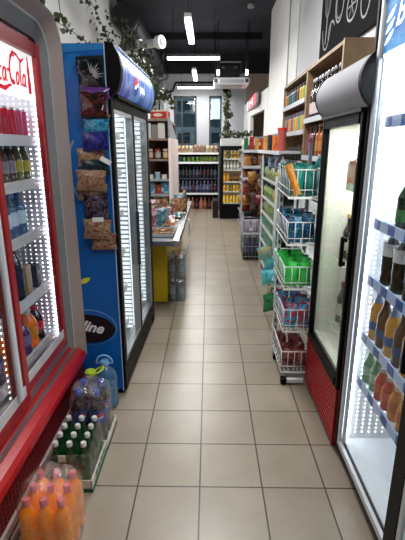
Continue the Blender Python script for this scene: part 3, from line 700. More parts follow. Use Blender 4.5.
for i, (x, z, w, h_, cl, lab) in enumerate(bags):
    me = bag(w*1.06, h_*1.16, .034, art(cl, 26, i*3, .16), i, P(cl[1], .3))
    spawn(me, 'snack_bag', (x+(.020 if z > 1.6 else .012), 2.47-.014*(i % 3), z-.005), (0, R.uniform(-.06, .08), R.uniform(-.08, .08)), lab, 'snack bag')
bp_ = [o for o in COL.objects if o.get('label', '').startswith('black snack bag with silver print')][0]
sm_ = MB()
for k in range(9):
    a = -.5+k*.28; ribbon(sm_, [(.01*math.cos(a), .01*math.sin(a), .4), (.03*math.cos(a), .03*math.sin(a), 1), ((.045+.012*(k % 3))*math.cos(a), (.045+.012*(k % 3))*math.sin(a), .2)], .006, (.005, -.0215, .095), (1, 0, 0), (0, 0, 1), (0, -1, 0), P('#b9bcc0', .3, .4), .001)
so = bpy.data.objects.new('silver_print', sm_.mesh('silver_print')); COL.objects.link(so); so.parent = bp_
for x, z, a in ((-.612, 1.80, .25), (-.585, 1.515, .5), (-.65, 1.185, -.05)):
    o = spawn(MB().box(-.032, .032, -.001, .001, -.012, .014, P('#e8e6e2', .5), .0004).mesh('price_tag'), 'price_tag', (x+.01, 2.432, z), (0, a, 0), {1.80: 'white tag on the second bag of the strip', 1.515: 'white tag tilted at the right edge of the strip', 1.185: 'white tag on the black patterned bag'}[z], 'tag')

# ================================================================== CHECKOUT COUNTER
ct = thing('checkout_counter', 'checkout counter with steel top and yellow front on the left', 'counter', (-.75, 5.3, 0))
YEL = P('#d8b41c', .4)
part('worktop', MB().box(-1.4, -.33, 3.90, 5.72, .705, .745, P('#7f8389', .35, .5), .006).box(-.48, -.33, 5.72, 6.95, .705, .745, P('#7f8389', .35, .5)), ct, 'steel worktop')
m = MB().prism([(-.33, .69), (-.29, .69), (-.272, .70), (-.268, .72), (-.28, .745), (-.33, .755)], 3.88, 6.95, P('#a3a7ac', .25, .7), 'y')
m.box(-1.4, -.30, 3.885, 3.905, .695, .75, P('#6f7379', .35, .5), .008)
part('bumper_rail', m, ct)
part('cabinet_body', MB().box(-1.35, -.46, 4.26, 5.72, .05, .70, P('#a8a59c', .5)).box(-.485, -.46, 5.72, 6.9, .05, .7, P('#a8a59c', .5)), ct)
part('front_panel', MB().box(-1.35, -.432, 4.235, 4.26, .01, .70, YEL, .004).box(-.46, -.432, 4.26, 6.9, .06, .70, YEL), ct, 'yellow front panel')
part('plinth', MB().box(-1.3, -.47, 4.28, 5.7, 0, .05, BLK2), ct)
part('price_holder', MB().box(-.62, -.545, 3.868, 3.874, .58, .67, P('#1d5aa0', .4)), ct, 'blue price holder')
single('packet', MB().box(-.255, -.25, 5.3, 5.55, .5, .66, P('#2f9ec4', .3)).box(-.265, -.248, 5.4, 5.44, .66, .7, WHITE), 'light blue packet hanging on the counter rail', 'packet')
# snacks piled on the counter
r = random.Random(11)
palette = [(['#4a1a14', '#7a3a22', '#a8845a', '#341210'], 'red brown chocolate bag'), (['#183c4c', '#2c6070', '#7c9094', '#122c38'], 'light blue candy bag'), (['#7a5a34', '#a8854c', '#542a1e', '#8c6c40'], 'golden biscuit bag'),
           (['#5b2c3c', '#9c5c6c', '#d8b0b0', '#3c1c28'], 'dusky pink candy bag'), (['#847c74', '#64503f', '#4a241c', '#9c948a'], 'cream wafer bag')]
cells = [(-.42, 4.55), (-.56, 4.5), (-.7, 4.55), (-.46, 4.85), (-.6, 4.8), (-.74, 4.9), (-.42, 5.15), (-.56, 5.2), (-.7, 5.2), (-.44, 5.5), (-.6, 5.55), (-.4, 5.85), (-.52, 5.9), (-.84, 4.7), (-.86, 5.1), (-.82, 5.5), (-.5, 4.68), (-.64, 4.68), (-.5, 5.0), (-.66, 5.05), (-.38, 5.32), (-.5, 5.38), (-.36, 5.66), (-.62, 4.42), (-.74, 4.42)]
for i, (x, y) in enumerate(cells):
    cl, ds_ = palette[i % 5]
    me = proto('bag', .15, .17+.03*(i % 3), .05, art(cl, 18, i, .3), seed=i)
    lay = i in (0, 3, 6, 9)
    z = .747+(.028 if lay else 0)
    spawn(me, 'snack_bag', (x, y, z), (-1.35 if lay else -.12-.2*r.random(), 0, r.uniform(-.5, .5)), ds_+' piled on the steel checkout counter', 'snack bag', ds_+'s on the checkout counter')
tr = thing('candy_tray', 'clear tray of golden sweets at the near end of the counter', 'tray', (-.45, 4.2, .746))
part('tray', MB().box(-.60, -.34, 4.05, 4.38, .746, .752, P('#3a3434', .4)).box(-.60, -.595, 4.05, 4.38, .752, .79, P('#b9b9bc', .3)).box(-.345, -.34, 4.05, 4.38, .752, .79, P('#b9b9bc', .3)).box(-.6, -.34, 4.05, 4.055, .752, .78, P('#b9b9bc', .3)).box(-.6, -.34, 4.375, 4.38, .752, .79, P('#b9b9bc', .3)), tr)
sw = MB()
for i in range(90): sw.sphere((r.uniform(-.585, -.355), r.uniform(4.065, 4.365), .765+r.uniform(0, .014)), .014, P(r.choice(['#8c642c', '#704820', '#b09c70', '#5a2418']), .3), 5, (1.3, .8, .7))
tag(single('sweets', sw, 'loose golden wrapped sweets filling the clear counter tray', 'sweets'), kind='stuff')
for i, (x, y, n_) in enumerate(((-.5, 6.2, 'dark'), (-.4, 6.35, 'teal'))):
    pass
tm = thing('card_terminal', 'dark card terminal standing on the far end of the counter', 'terminal', (-.36, 6.1, .745))
part('body', MB().box(-.42, -.31, 6.0, 6.16, .747, .80, P('#22252c', .4), .01), tm); part('screen', MB().box(-.40, -.33, 6.155, 6.165, .80, .92, P('#203a52', .3), .003), tm)
bt = proto('bottle', .2, .035, P('#1c5a66', .1, coat=.5), P('#c9a020', .4), P('#2c96a4', .4))
row([('soda_bottle', 'teal drink bottle', bt, 'bottle')], (-.38, 6.4, .747), (-.38, 6.75, .747), 4, 'standing on the far end of the checkout counter')
# water packs beside the counter
wb = proto('bottle', .235, .037, PET, P('#dbe4ea', .4), P('#8fa9ba', .4), detail=True, fill=P('#c3ced2', .15, coat=.6))
for zi, z in enumerate((.0, .255)):
    for ix in range(2):
        for iy in range(4):
            spawn(wb, 'water_bottle', (-.382+ix*.092, 4.33+iy*.082, z+.006), (0, 0, r.uniform(0, 6)), 'clear water bottle in the %s pack beside the yellow counter' % ('lower', 'upper')[zi], 'bottle', '%s pack of clear water bottles' % ('lower', 'upper')[zi])
    single('shrink_wrap', MB().box(-.427, -.245, 4.285, 4.62, z+.004, z+.246, FILM, .03), 'clear film around the %s water pack beside the counter' % ('lower', 'upper')[zi], 'plastic wrap')

# ================================================================== LEFT SHOP SHELF (behind the counter)
WD = P('#5a4038', .6, var=.15, vs=6)
ls = thing('shop_shelf', 'brown wooden shop shelf with pink white side panel behind the checkout', 'shelf', (-.95, 6.35, 0))
m = MB().box(-1.45, -.53, 6.95, 7.0, .0, 1.95, P('#6a4c42', .6)).box(-1.45, -1.42, 5.75, 6.95, 0, 1.95, WD).box(-.85, -.83, 5.75, 6.95, .8, 1.95, P('#7a6055', .6))
part('back_panel', m, ls)
part('side_panel', MB().box(-.53, -.49, 5.75, 7.0, 0, 1.70, P('#efdfda', .5, emit=.12), .003), ls, 'pinkish white side panel')  # faint emission so the panel looks lit
part('upper_panel', MB().prism([(5.75, 1.70), (7.0, 1.70), (7.0, 1.74), (5.95, 1.96), (5.75, 1.96)], -.53, -.515, P('#9aa0a8', .4), 'x'), ls, 'grey upper side panel')
for z in (.78, .98, 1.18, 1.44, 1.70, 1.94):
    part('shelf', MB().box(-1.42, -.53, 5.75, 6.95, z-.025, z, P('#8d7468', .5) if z > 1.2 else P('#a5a4a6', .5)), ls)
jr = proto('bottle', .13, .04, P('#8c4a24', .2, coat=.3), P('#b9b4ac', .4), P('#c9b090', .4), kind='jar'); jr2 = proto('bottle', .13, .04, P('#5c5a50', .2, coat=.3), P('#9c3028', .4), P('#a8a49c', .4), kind='jar')
row([('jar', 'brown jar with beige label', jr, 'jar'), ('jar', 'grey jar with red lid', jr2, 'jar')], (-.98, 5.85, 1.44), (-.58, 5.85, 1.44), 5, 'on the upper wooden shelf behind the checkout', order='alt')
row([('cup', 'stacked white cup', proto('canister', .06, .035, P('#d8d4cc', .4), P('#c9c4bc', .4)), 'cup'), ('cup', 'pale blue cup', proto('canister', .09, .035, P('#8fb4c0', .4), P('#dfe6e8', .4)), 'cup')], (-.96, 5.85, 1.18), (-.6, 5.85, 1.18), 5, 'on the middle wooden shelf behind the checkout', order='alt')
row([('packet', 'teal blue packet', proto('bag', .12, .15, .05, art(['#1c6c94', '#3aa0c0', '#c8dce0', '#205070'], 14, 2), seed=3), 'packet'), ('packet', 'dark red packet', proto('bag', .12, .13, .05, art(['#6c1c1c', '#a04030', '#d8b090'], 14, 3), seed=4), 'packet')], (-.98, 5.86, .98), (-.6, 5.86, .98), 5, 'on the low wooden shelf behind the checkout', order='alt')
row([('packet', 'mixed gold and blue packet', proto('bag', .14, .17, .06, art(['#c8a850', '#2c78a0', '#e0d0a0', '#a04838'], 12, 8), seed=5), 'packet')], (-.98, 5.87, .78), (-.62, 5.87, .78), 4, 'on the lowest wooden shelf behind the checkout')
row([('carton', 'white cigarette carton', proto('carton', .09, .05, .19, P('#cfccc4', .5)), 'carton'), ('carton', 'grey cigarette carton', proto('carton', .08, .05, .17, P('#7f7a74', .5)), 'carton')], (-.80, 5.82, 1.70), (-.62, 5.82, 1.70), 3, 'on the top wooden shelf behind the checkout', order='alt')
rb = thing('cardboard_box', 'red and cream cardboard box on top of the left shop shelf', 'box', (-.64, 5.9, 1.942))
part('box_body', MB().box(-.76, -.53, 5.8, 6.1, 1.942, 2.05, P('#c9b49a', .6), .004), rb); part('red_print', MB().box(-.75, -.545, 5.796, 5.8, 1.95, 2.03, P('#b3231e', .5)).box(-.53, -.526, 5.81, 6.09, 1.95, 2.03, P('#b3231e', .5)), rb, 'red printed panel')
part('pale_oval', MB().add([(-.66+.06*math.cos(a), 5.794, 1.99+.02*math.sin(a)) for a in [k*PI/8 for k in range(16)]], [tuple(range(16))], P('#d8c8b0', .5)), rb)

# ================================================================== FAR SHELF
fs = thing('back_shelf', 'long white-edged shelf unit of drinks under the far windows', 'shelf', (-.45, 11.6, 0))
dkb = P('#25283a', .6)
part('back_panel', MB().box(-1.3, .26, 11.9, 11.94, 0.0, 1.5, dkb), fs)
for z in (1.45, 1.22, .43): part('shelf', MB().box(-1.3, .25, 11.3, 11.9, z-.03, z, P('#c9ccd2', .4)).box(-1.3, .25, 11.28, 11.3, z-.035, z+.012, P('#e6e8ea', .4)), fs)
part('shelf', MB().box(-.85, .25, 11.45, 11.9, .78, .8, P('#4a4e60', .5)), fs)
for x in (-1.3, -.86, .25): part('upright', MB().box(x-.012, x+.012, 11.32, 11.93, 0, 1.45, P('#6b6f7a', .5)), fs)
part('end_panel', MB().box(.27, .34, 11.25, 11.95, 0, 1.62, P('#39404c', .5)), fs)
row([('packet', 'cream packet of groats', proto('bag', .11, .19, .06, art(['#8c7458', '#b0a080', '#6c4430', '#a89878'], 14, 1), seed=1), 'packet'), ('packet', 'pale green packet', proto('bag', .11, .18, .06, art(['#5c6a3c', '#9c9c7c', '#444c2c'], 14, 4), seed=2), 'packet'), ('packet', 'brown coffee packet', proto('bag', .11, .2, .06, art(['#48302a', '#806050', '#34221c'], 14, 6), seed=6), 'packet')], (-1.1, 11.42, 1.452), (.18, 11.42, 1.452), 13, 'on the top shelf under the far windows', order='rand', seed=4)
row([('tin', 'dark blue tin', proto('canister', .13, .045, P('#2a3c6c', .4), SILVER), 'tin'), ('tin', 'green tin', proto('canister', .13, .045, P('#5f8a34', .4), SILVER), 'tin'), ('packet', 'lime green packet', proto('bag', .13, .15, .06, art(['#486420', '#64782c', '#84905c'], 12, 3), seed=8), 'packet')], (-1.1, 11.42, 1.222), (.17, 11.42, 1.222), 12, 'on the second shelf under the far windows')
fb = [proto('bottle', .31, .045, P(c, .15, coat=.5), P(d, .4), P(e, .4)) for c, d, e in (('#23273c', '#50587c', '#474e70'), ('#1b1e2a', '#6c3440', '#56303e'), ('#242f2c', '#40564c', '#3c584c'), ('#2c3048', '#6c7494', '#60667f'))]
fnames = ['dark blue bottle with slate label', 'black bottle with wine red label', 'dark green bottle with green label', 'blue bottle with pale label']
row([('drink_bottle', n_, q, 'bottle') for n_, q in zip(fnames, fb)], (-.78, 11.55, .802), (.17, 11.55, .802), 11, 'on the inner rack of the far shelf', order='rand', seed=2)
row([('drink_bottle', n_, q, 'bottle') for n_, q in zip(fnames, fb)], (-.78, 11.37, .432), (.17, 11.37, .432), 11, 'on the lower shelf of the far unit', order='rand', seed=3)
row([('water_bottle', 'short blue topped bottle', proto('bottle', .2, .04, P('#2c4a8c', .15, coat=.5), P('#c9d4e8', .4), P('#5a7ab8', .4)), 'bottle')], (-.8, 11.52, .432), (.14, 11.52, .432), 10, 'in the second row of the lower far shelf')
row([('juice_bottle', 'orange brown bottle', proto('bottle', .31, .05, P('#7c4a34', .15, coat=.5), P('#b87848', .4), P('#9c6c50', .4)), 'bottle'), ('soda_bottle', 'dark floor bottle', proto('bottle', .3, .05, P('#2a2022', .15, coat=.5), P('#6c4438', .4), P('#5c3c34', .4)), 'bottle'), ('juice_bottle', 'salmon pink bottle', proto('bottle', .31, .055, P('#a86450', .15, coat=.5), P('#c88870', .4), P('#b87868', .4)), 'bottle')], (-.75, 11.42, 0.0), (.12, 11.42, 0.0), 9, 'standing on the floor under the far shelf', order='alt')
row([('packet', 'green and yellow packet', proto('bag', .12, .16, .05, art(['#4c7c3c', '#c8b848', '#2c4c2c'], 12, 7), seed=9), 'packet'), ('packet', 'orange packet', proto('bag', .12, .14, .05, art(['#c87838', '#e0b070', '#8c4020'], 12, 9), seed=10), 'packet')], (-1.22, 11.42, .80), (-.95, 11.42, .80), 3, 'on the short side shelf left of the far unit', order='alt')
part('shelf', MB().box(-1.29, -.87, 11.32, 11.9, .77, .8, P('#c9ccd2', .4)).box(-1.29, -.87, 11.3, 11.32, .765, .812, WHITE), fs)
part('shelf', MB().box(-1.29, -.87, 11.32, 11.9, 1.0, 1.02, P('#c9ccd2', .4)).box(-1.29, -.87, 11.3, 11.32, .99, 1.03, WHITE), fs)

# ================================================================== FAR FRIDGE with amber drinks
FX = .26
ff = thing('drinks_fridge', 'black far fridge glowing with rows of yellow drinks', 'fridge', (.6, 10.1, 0))
part('cabinet', MB().box(FX, FX+.04, 9.8, 10.5, 0, 1.62, BLACK).box(FX+.68, FX+.72, 9.8, 10.5, 0, 1.62, BLACK).box(FX+.04, FX+.68, 10.44, 10.5, 0, 1.62, BLACK).box(FX+.04, FX+.68, 9.8, 10.44, 1.56, 1.62, BLACK).box(FX+.04, FX+.68, 9.8, 10.44, 0, .32, BLACK).box(FX+.04, FX+.68, 10.42, 10.44, .32, 1.56, P('#b8a888', .5, emit=.12)), ff)  # inner back panel emits a little to look lit
part('door_frame', MB().box(FX, FX+.06, 9.775, 9.8, .28, 1.62, BLACK).box(FX+.66, FX+.72, 9.775, 9.8, .28, 1.62, BLACK).box(FX+.06, FX+.66, 9.775, 9.8, 1.53, 1.62, BLACK).box(FX+.06, FX+.66, 9.775, 9.8, .28, .34, BLACK), ff)
part('glass', MB().add([(FX+.06, 9.79, .34), (FX+.66, 9.79, .34), (FX+.66, 9.79, 1.53), (FX+.06, 9.79, 1.53)], [(0, 1, 2, 3)], GLASS), ff)
part('led_strip', MB().box(FX+.045, FX+.057, 9.85, 9.87, .36, 1.52, P('#fff0d0', .5, emit=3)).box(FX+.665, FX+.677, 9.85, 9.87, .36, 1.52, P('#fff0d0', .5, emit=3)).box(FX+.08, FX+.64, 9.86, 9.9, 1.535, 1.55, P('#fff4e0', .5, emit=4)), ff)
ZZ = (1.345, 1.10, .84, .62, .36)
for z in ZZ: part('shelf', MB().box(FX+.06, FX+.66, 9.86, 10.4, z-.012, z, P('#c9c4b8', .4)).box(FX+.06, FX+.66, 9.85, 9.86, z-.02, z+.008, P('#e8e4da', .4)), ff)
spec = [(('pale gold', '#b89850', '#e0d0a0', '#8c6c30'), ('dark green', '#2c3c24', '#8c9c50', '#5c6c38')), (('silver', '#9c9a96', '#c8c8c4', '#dcd8d0'), ('grey', '#5c5a58', '#a8a8a8', '#8c8884')), (('amber', '#c87c20', '#8c5a20', '#e0a828'), ('brown', '#4c2c14', '#a06828', '#8c5c20')), (('yellow', '#e0a828', '#5c7c38', '#c88c20'), ('olive', '#6c6c28', '#3c4c24', '#8c8c38')), (('bright yellow', '#f0b818', '#d89018', '#e0c060'), ('pale green', '#98a868', '#486830', '#b8c080'))]
nm_ = ('top', 'second', 'third', 'fourth', 'bottom')
rr = random.Random(21)
for si, z in enumerate(ZZ):
    hh = (.17, .19, .21, .16, .19)[si]
    for i in range(8):
        c = spec[si][0 if rr.random() < .65 else 1]
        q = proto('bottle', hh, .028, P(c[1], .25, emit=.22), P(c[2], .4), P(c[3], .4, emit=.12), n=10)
        lab = '%s drink bottle on the %s shelf of the far black fridge' % (c[0], nm_[si])
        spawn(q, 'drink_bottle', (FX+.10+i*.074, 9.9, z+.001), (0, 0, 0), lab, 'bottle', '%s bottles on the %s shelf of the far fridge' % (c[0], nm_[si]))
wbx = thing('planter_box', 'white box planter standing on the far black fridge', 'planter', (.62, 10.0, 1.622))
part('box', MB().box(FX, FX+.72, 9.8, 9.82, 1.622, 1.78, P('#b9babc', .5)).box(FX, FX+.72, 10.3, 10.32, 1.622, 1.78, P('#b9babc', .5)).box(FX, FX+.02, 9.82, 10.3, 1.622, 1.78, P('#b9babc', .5)).box(FX+.7, FX+.72, 9.82, 10.3, 1.622, 1.78, P('#b9babc', .5)).box(FX+.02, FX+.7, 9.82, 10.3, 1.622, 1.70, P('#3a2e24', .8)), wbx)
ivy([(FX+.03, 9.9, 1.84), (FX+.35, 9.95, 1.86), (FX+.7, 9.95, 1.84)], 170, 'bushy green plant filling the white box on the far fridge', .08, .06, 12, 'leafy_plant')
single('storage_bin', MB().box(.09, .22, 9.9, 10.3, 0, .42, P('#121317', .4), .01).box(.095, .215, 9.896, 9.9, .36, .38, P('#2a2c31', .4)), 'narrow black bin on the floor left of the far fridge', 'bin')

# ================================================================== RIGHT SHOP SHELVES
SHM = P('#b9bcc0', .4)
gd = thing('shop_shelf', 'narrow white shop shelf of green goods beside the wire rack', 'shelf', (.9, 5.3, 0))
part('back_panel', MB().box(1.08, 1.11, 4.4, 6.3, 0, 1.62, P('#7e8286', .6)), gd)
part('end_panel', MB().box(.98, 1.08, 4.37, 4.4, 0, 1.5, P('#9fb3a8', .5)), gd)
for y in (4.42, 5.7, 6.28): part('upright', MB().box(1.04, 1.08, y-.02, y+.02, 0, 1.62, P('#b9bcbf', .4)), gd)
part('shelf', MB().box(.70, 1.08, 4.42, 6.3, 1.525, 1.55, SHM).box(.69, .70, 4.42, 6.3, 1.515, 1.555, P('#e3e5e8', .4)), gd)
GS = (.14, .42, .62, .79, .985, 1.22)
for z in GS: part('shelf', MB().box(.705, 1.08, 4.5, 5.7, z-.018, z, P('#6c7c70', .5)).box(.695, .705, 4.5, 5.7, z-.02, z+.006, P('#d0d8d4', .4)), gd)
part('front_post', MB().box(.69, .715, 4.47, 4.5, 0, 1.3, P('#e6eae8', .35)), gd); part('front_post', MB().box(.695, .715, 5.70, 5.73, 0, 1.5, P('#dfe3e2', .35)), gd); part('front_post', MB().box(.74, .76, 4.47, 4.49, 0, 1.5, P('#e6eae8', .35)), gd)
ge = thing('shop_shelf', 'wide shop shelf end piled with printed bags facing the viewer down the aisle', 'shelf', (.75, 7.9, 0))
part('back_panel', MB().box(.56, 1.06, 6.72, 6.76, 0, 1.62, P('#3c3c42', .6)).box(.80, .84, 6.76, 9.3, 0, 1.6, P('#55565c', .6)), ge)
for x in (.515, 1.08): part('upright', MB().box(x-.012, x+.012, 6.72, 6.76, 0, 1.62, P('#c9ccd0', .4)), ge)
for z in (1.55, 1.325, 1.16):
    part('shelf', MB().box(.50, 1.08, 6.42, 6.72, z-.02, z, SHM).box(.50, 1.08, 6.40, 6.42, z-.035, z+.006, P('#e3e5e8', .4)), ge)
for z in (1.55, 1.325, 1.16, .9, .62, .34, .1):
    part('shelf', MB().box(.64, .80, 6.77, 9.25, z-.02, z, P('#6d7076', .4)).box(.63, .64, 6.77, 9.25, z-.02, z+.003, P('#9fa2a6', .4)), ge)
for z in (.9, .65): part('shelf', MB().box(.52, 1.08, 6.45, 6.72, z-.015, z, P('#4c4d52', .5)), ge)
# canisters on top
cc = [('#7c1420', '#b03030', 'dark red', '#c82820'), ('#c0481c', '#e0782c', 'orange red', '#8cb4b0'), ('#14402c', '#2c6c48', 'dark green', '#a8c0b4'), ('#c8842c', '#e0a850', 'orange', '#7c9c98'), ('#141a24', '#2c3644', 'black', '#a03028'), ('#a02028', '#c84038', 'red', '#90b0b0')]
CC = [('crisp_canister', '%s crisp canister' % n_, proto('canister', .185, .034, art([a, b_, a], 9, i), P(l_, .4)), 'canister') for i, (a, b_, n_, l_) in enumerate(cc)]
row([CC[2], CC[0], CC[3], CC[5], CC[4], CC[1], CC[5]], (.545, 6.5, 1.552), (1.02, 6.5, 1.552), 7, 'on the top of the shop shelf end')
row([CC[1], CC[4], CC[3]], (.755, 5.1, 1.552), (.755, 5.9, 1.552), 3, 'on top of the green goods shelf')
spawn(proto('canister', .23, .046, art(['#7c1420', '#b0584c', '#5c1018'], 9, 3), P('#d83020', .4)), 'crisp_canister', (.755, 4.62, 1.552), (0, 0, 0), 'tall dark red crisp canister with bright red lid, nearest of the row', 'canister')
row([('grocery_bag', 'green and white bag', proto('bag', .16, .2, .07, art(['#4a6c48', '#c8ccc0', '#2c3c2c'], 12, 20), seed=20), 'bag')], (.70, 7.0, 1.552), (.70, 9.1, 1.552), 9, 'on the top aisle side of the shop shelf', rz=PI/2)
bp = [(['#5a3020', '#8c5c38', '#3c1c14', '#b08860'], 'brown'), (['#1c2c4c', '#34507c', '#8ca0b8', '#141c30'], 'navy'), (['#3c3430', '#6c5c54', '#1c1a1a'], 'charcoal'), (['#9c4c28', '#c08840', '#6c2818'], 'orange'), (['#98a0a8', '#5c6478', '#c0c4c8'], 'silver'), (['#5a1424', '#8c2c3c', '#b89080'], 'crimson')]
for z, nm, sd, pal, hh in ((1.327, 'second', 1, (0, 3, 1, 0, 2), .16), (1.162, 'third', 2, (0, 4, 1, 2, 5), .13), (.902, 'fourth', 3, (0, 5, 2, 0, 5), .19), (.652, 'fifth', 4, (0, 5, 0, 2, 0), .19)):
    row([('grocery_bag', '%s printed bag' % bp[i][1], proto('bag', .12, hh, .07, art(bp[i][0], 15, i+sd), seed=i+sd*7), 'bag') for i in pal], (.57, 6.5, z), (1.0, 6.5, z), 5, 'on the %s level of the shop shelf end' % nm, order='rand', seed=sd, jit=.012)
for z, nm, sd, pal in ((1.327, 'second', 11, (0, 1, 2, 4)), (1.162, 'third', 12, (1, 2, 4, 5)), (.902, 'fourth', 13, (0, 2, 5, 1)), (.622, 'fifth', 14, (0, 3, 5, 0)), (.342, 'sixth', 15, (0, 5, 2, 0)), (.102, 'lowest', 16, (4, 1, 2, 4))):
    row([('grocery_bag', '%s printed bag' % bp[i][1], proto('bag', .19, .15 if z > .7 else .22, .09, art(bp[i][0], 11, i+sd), seed=i+sd*7), 'bag') for i in pal], (.69, 6.95, z), (.69, 9.1, z), 8, 'on the %s level along the shop shelf side' % nm, rz=PI/2, order='rand', seed=sd)
r2 = random.Random(17)
for i in range(26):
    x = .545+.45*r2.random(); z = .60+.50*((i*7) % 13)/12; k = r2.choice((0, 5, 0, 2, 0, 1, 2, 5, 3))
    spawn(proto('bag', .125, .15, .06, art(bp[k][0], 18, k+50), seed=k+40), 'grocery_bag', (x, 6.37-.03*r2.random(), z), (.1*r2.uniform(-1, 1), .5*r2.uniform(-1, 1), .5*r2.uniform(-1, 1)), '%s bag in the heap hanging in front of the shop shelf end' % bp[k][1], 'bag', '%s bags heaped on the shelf end' % bp[k][1])
bn = thing('wire_bin', 'grey wire bin of water packs on the floor before the shop shelf end', 'bin', (.68, 6.3, 0))
m = MB(); WG = P('#a9adb4', .4, .5)
for z in (.05, .2, .35, .5, .58): m.path([(.50-.02*z, 6.05, z), (.50-.02*z, 6.38, z), (.86, 6.38, z), (.86, 6.05, z), (.50-.02*z, 6.05, z)], .005, WG, 5)
for k in range(9): m.tube((.50+k*.045, 6.05, .02), (.49+k*.0455, 6.05, .58), .0035, WG, 5)
for k in range(6): m.tube((.50, 6.05+k*.065, .02), (.49, 6.05+k*.065, .58), .0035, WG, 5)
part('wire_cage', m, bn); part('base', MB().box(.505, .855, 6.055, 6.375, 0, .10, P('#1e2026', .5), .006), bn)
part('shelf', MB().box(.505, .855, 6.055, 6.375, .37, .385, P('#b0b2ba', .4)), bn)
bg = MB(); bg.add([(.61+.03*math.cos(a), 6.043, .46+.03*math.sin(a)) for a in [k*PI/7 for k in range(14)]], [tuple(range(14))], P('#d8dce4', .4)); part('badge', bg, bn)
q = proto('bottle', .24, .034, P('#5c667c', .15, coat=.6), P('#a0a8b8', .4), P('#3c4664', .4))
for ix in range(4):
    for iy in range(3): spawn(q, 'water_bottle', (.56+ix*.08, 6.12+iy*.09, .102), (0, 0, 0), 'slate blue bottle in the lower tier of the wire bin', 'bottle', 'bottles in the wire bin')
q = bag(.13, .19, .07, art(['#6c6474', '#a498a4', '#8c8090'], 8, 3), 77)
for ix in range(3): spawn(q, 'grocery_bag', (.575+ix*.11, 6.2, .39), (0, 0, .2-.2*ix), 'pale lilac bag in the upper tier of the wire bin', 'bag', 'pale lilac bags in the wire bin')
# green goods on the near segment
gp = [(['#2c5c24', '#5c8834', '#90a850', '#1c4018'], 'lime green packet'), (['#8c7824', '#b8983c', '#4c6420'], 'yellow packet'), (['#1c7c6c', '#3cac98', '#b8e0d4'], 'teal packet'), (['#b0643c', '#e0a868', '#e8dcc8'], 'orange and cream packet'), (['#2c5c4c', '#6c9c7c', '#c8d4c0'], 'dark green packet')]
for z, nm, pal in ((.142, 'lowest', (2, 2)), (.422, 'second lowest', (2, 4)), (.622, 'third', (4, 2)), (.792, 'fourth', (0, 3, 4)), (.987, 'fifth', (0, 1, 0)), (1.222, 'top', (0, 4, 1))):
    row([('packet', gp[i][1], proto('bag', .14, .135 if z > .3 else .2, .06, art(gp[i][0], 13, i), seed=i+60), 'packet') for i in pal], (.745, 4.6, z), (.745, 5.62, z), 9, 'on the %s green goods shelf' % nm, rz=PI/2+.1, order='rand', seed=int(z*100))
# dark packs bulging under the top shelf
for i, (x, y, z, k, lab) in enumerate(((.74, 5.95, 1.30, 1, 'navy bag bulging highest beside the green goods'), (.73, 5.85, 1.16, 2, 'charcoal bag hanging beside the green goods'), (.76, 6.1, 1.0, 1, 'navy bag hanging low beside the green goods'), (.75, 4.75, 1.30, 4, 'silver bag lying over the green goods'), (.75, 5.2, 1.3, 1, 'navy bag lying over the green goods'))):
    spawn(bag(.15, .19, .08, art(bp[k][0], 15, i+70), i+80), 'snack_bag', (x, y, z), (0, .1, PI/2-.5+.2*i), lab, 'bag')
# teal hanging strip
hs = thing('clip_strip', 'clip strip of teal wipes hanging at the aisle end of the green shelf', 'display strip', (.64, 4.42, .1))
part('strip', MB().path([(.69, 4.46, .75), (.665, 4.3, .5), (.65, 4.05, .12)], .006, P('#8fb4ac', .5), 5), hs)
for i, (x, y, z, rx, ry) in enumerate(((.635, 4.36, .45, .2, -.2), (.655, 4.22, .35, .1, .25), (.65, 4.12, .25, -.2, -.15), (.665, 3.98, .16, .2, .2), (.64, 3.92, .04, .1, -.1))):
    k = (0, 1, 1, 0, 2)[i]
    cl = (['#2c9c94', '#8cd4cc', '#d8b880', '#1c6c6c'], ['#2c8c94', '#58bcc4', '#d8ecec'], ['#1c6c44', '#3c9c64', '#2c5c3c'])[k]
    spawn(bag(.155, .15 if i < 4 else .19, .04, art(cl, 18, i), i+90), 'wipes_packet', (x-.03, y, z), (rx, ry, .3*math.sin(i*2)), ('teal and cream wipes packet, topmost of the hanging ones', 'turquoise wipes packet, second of the hanging ones', 'turquoise wipes packet, third of the hanging ones', 'teal wipes packet just above the dark green one', 'dark green packet hanging lowest beside the wire rack')[i], 'packet')

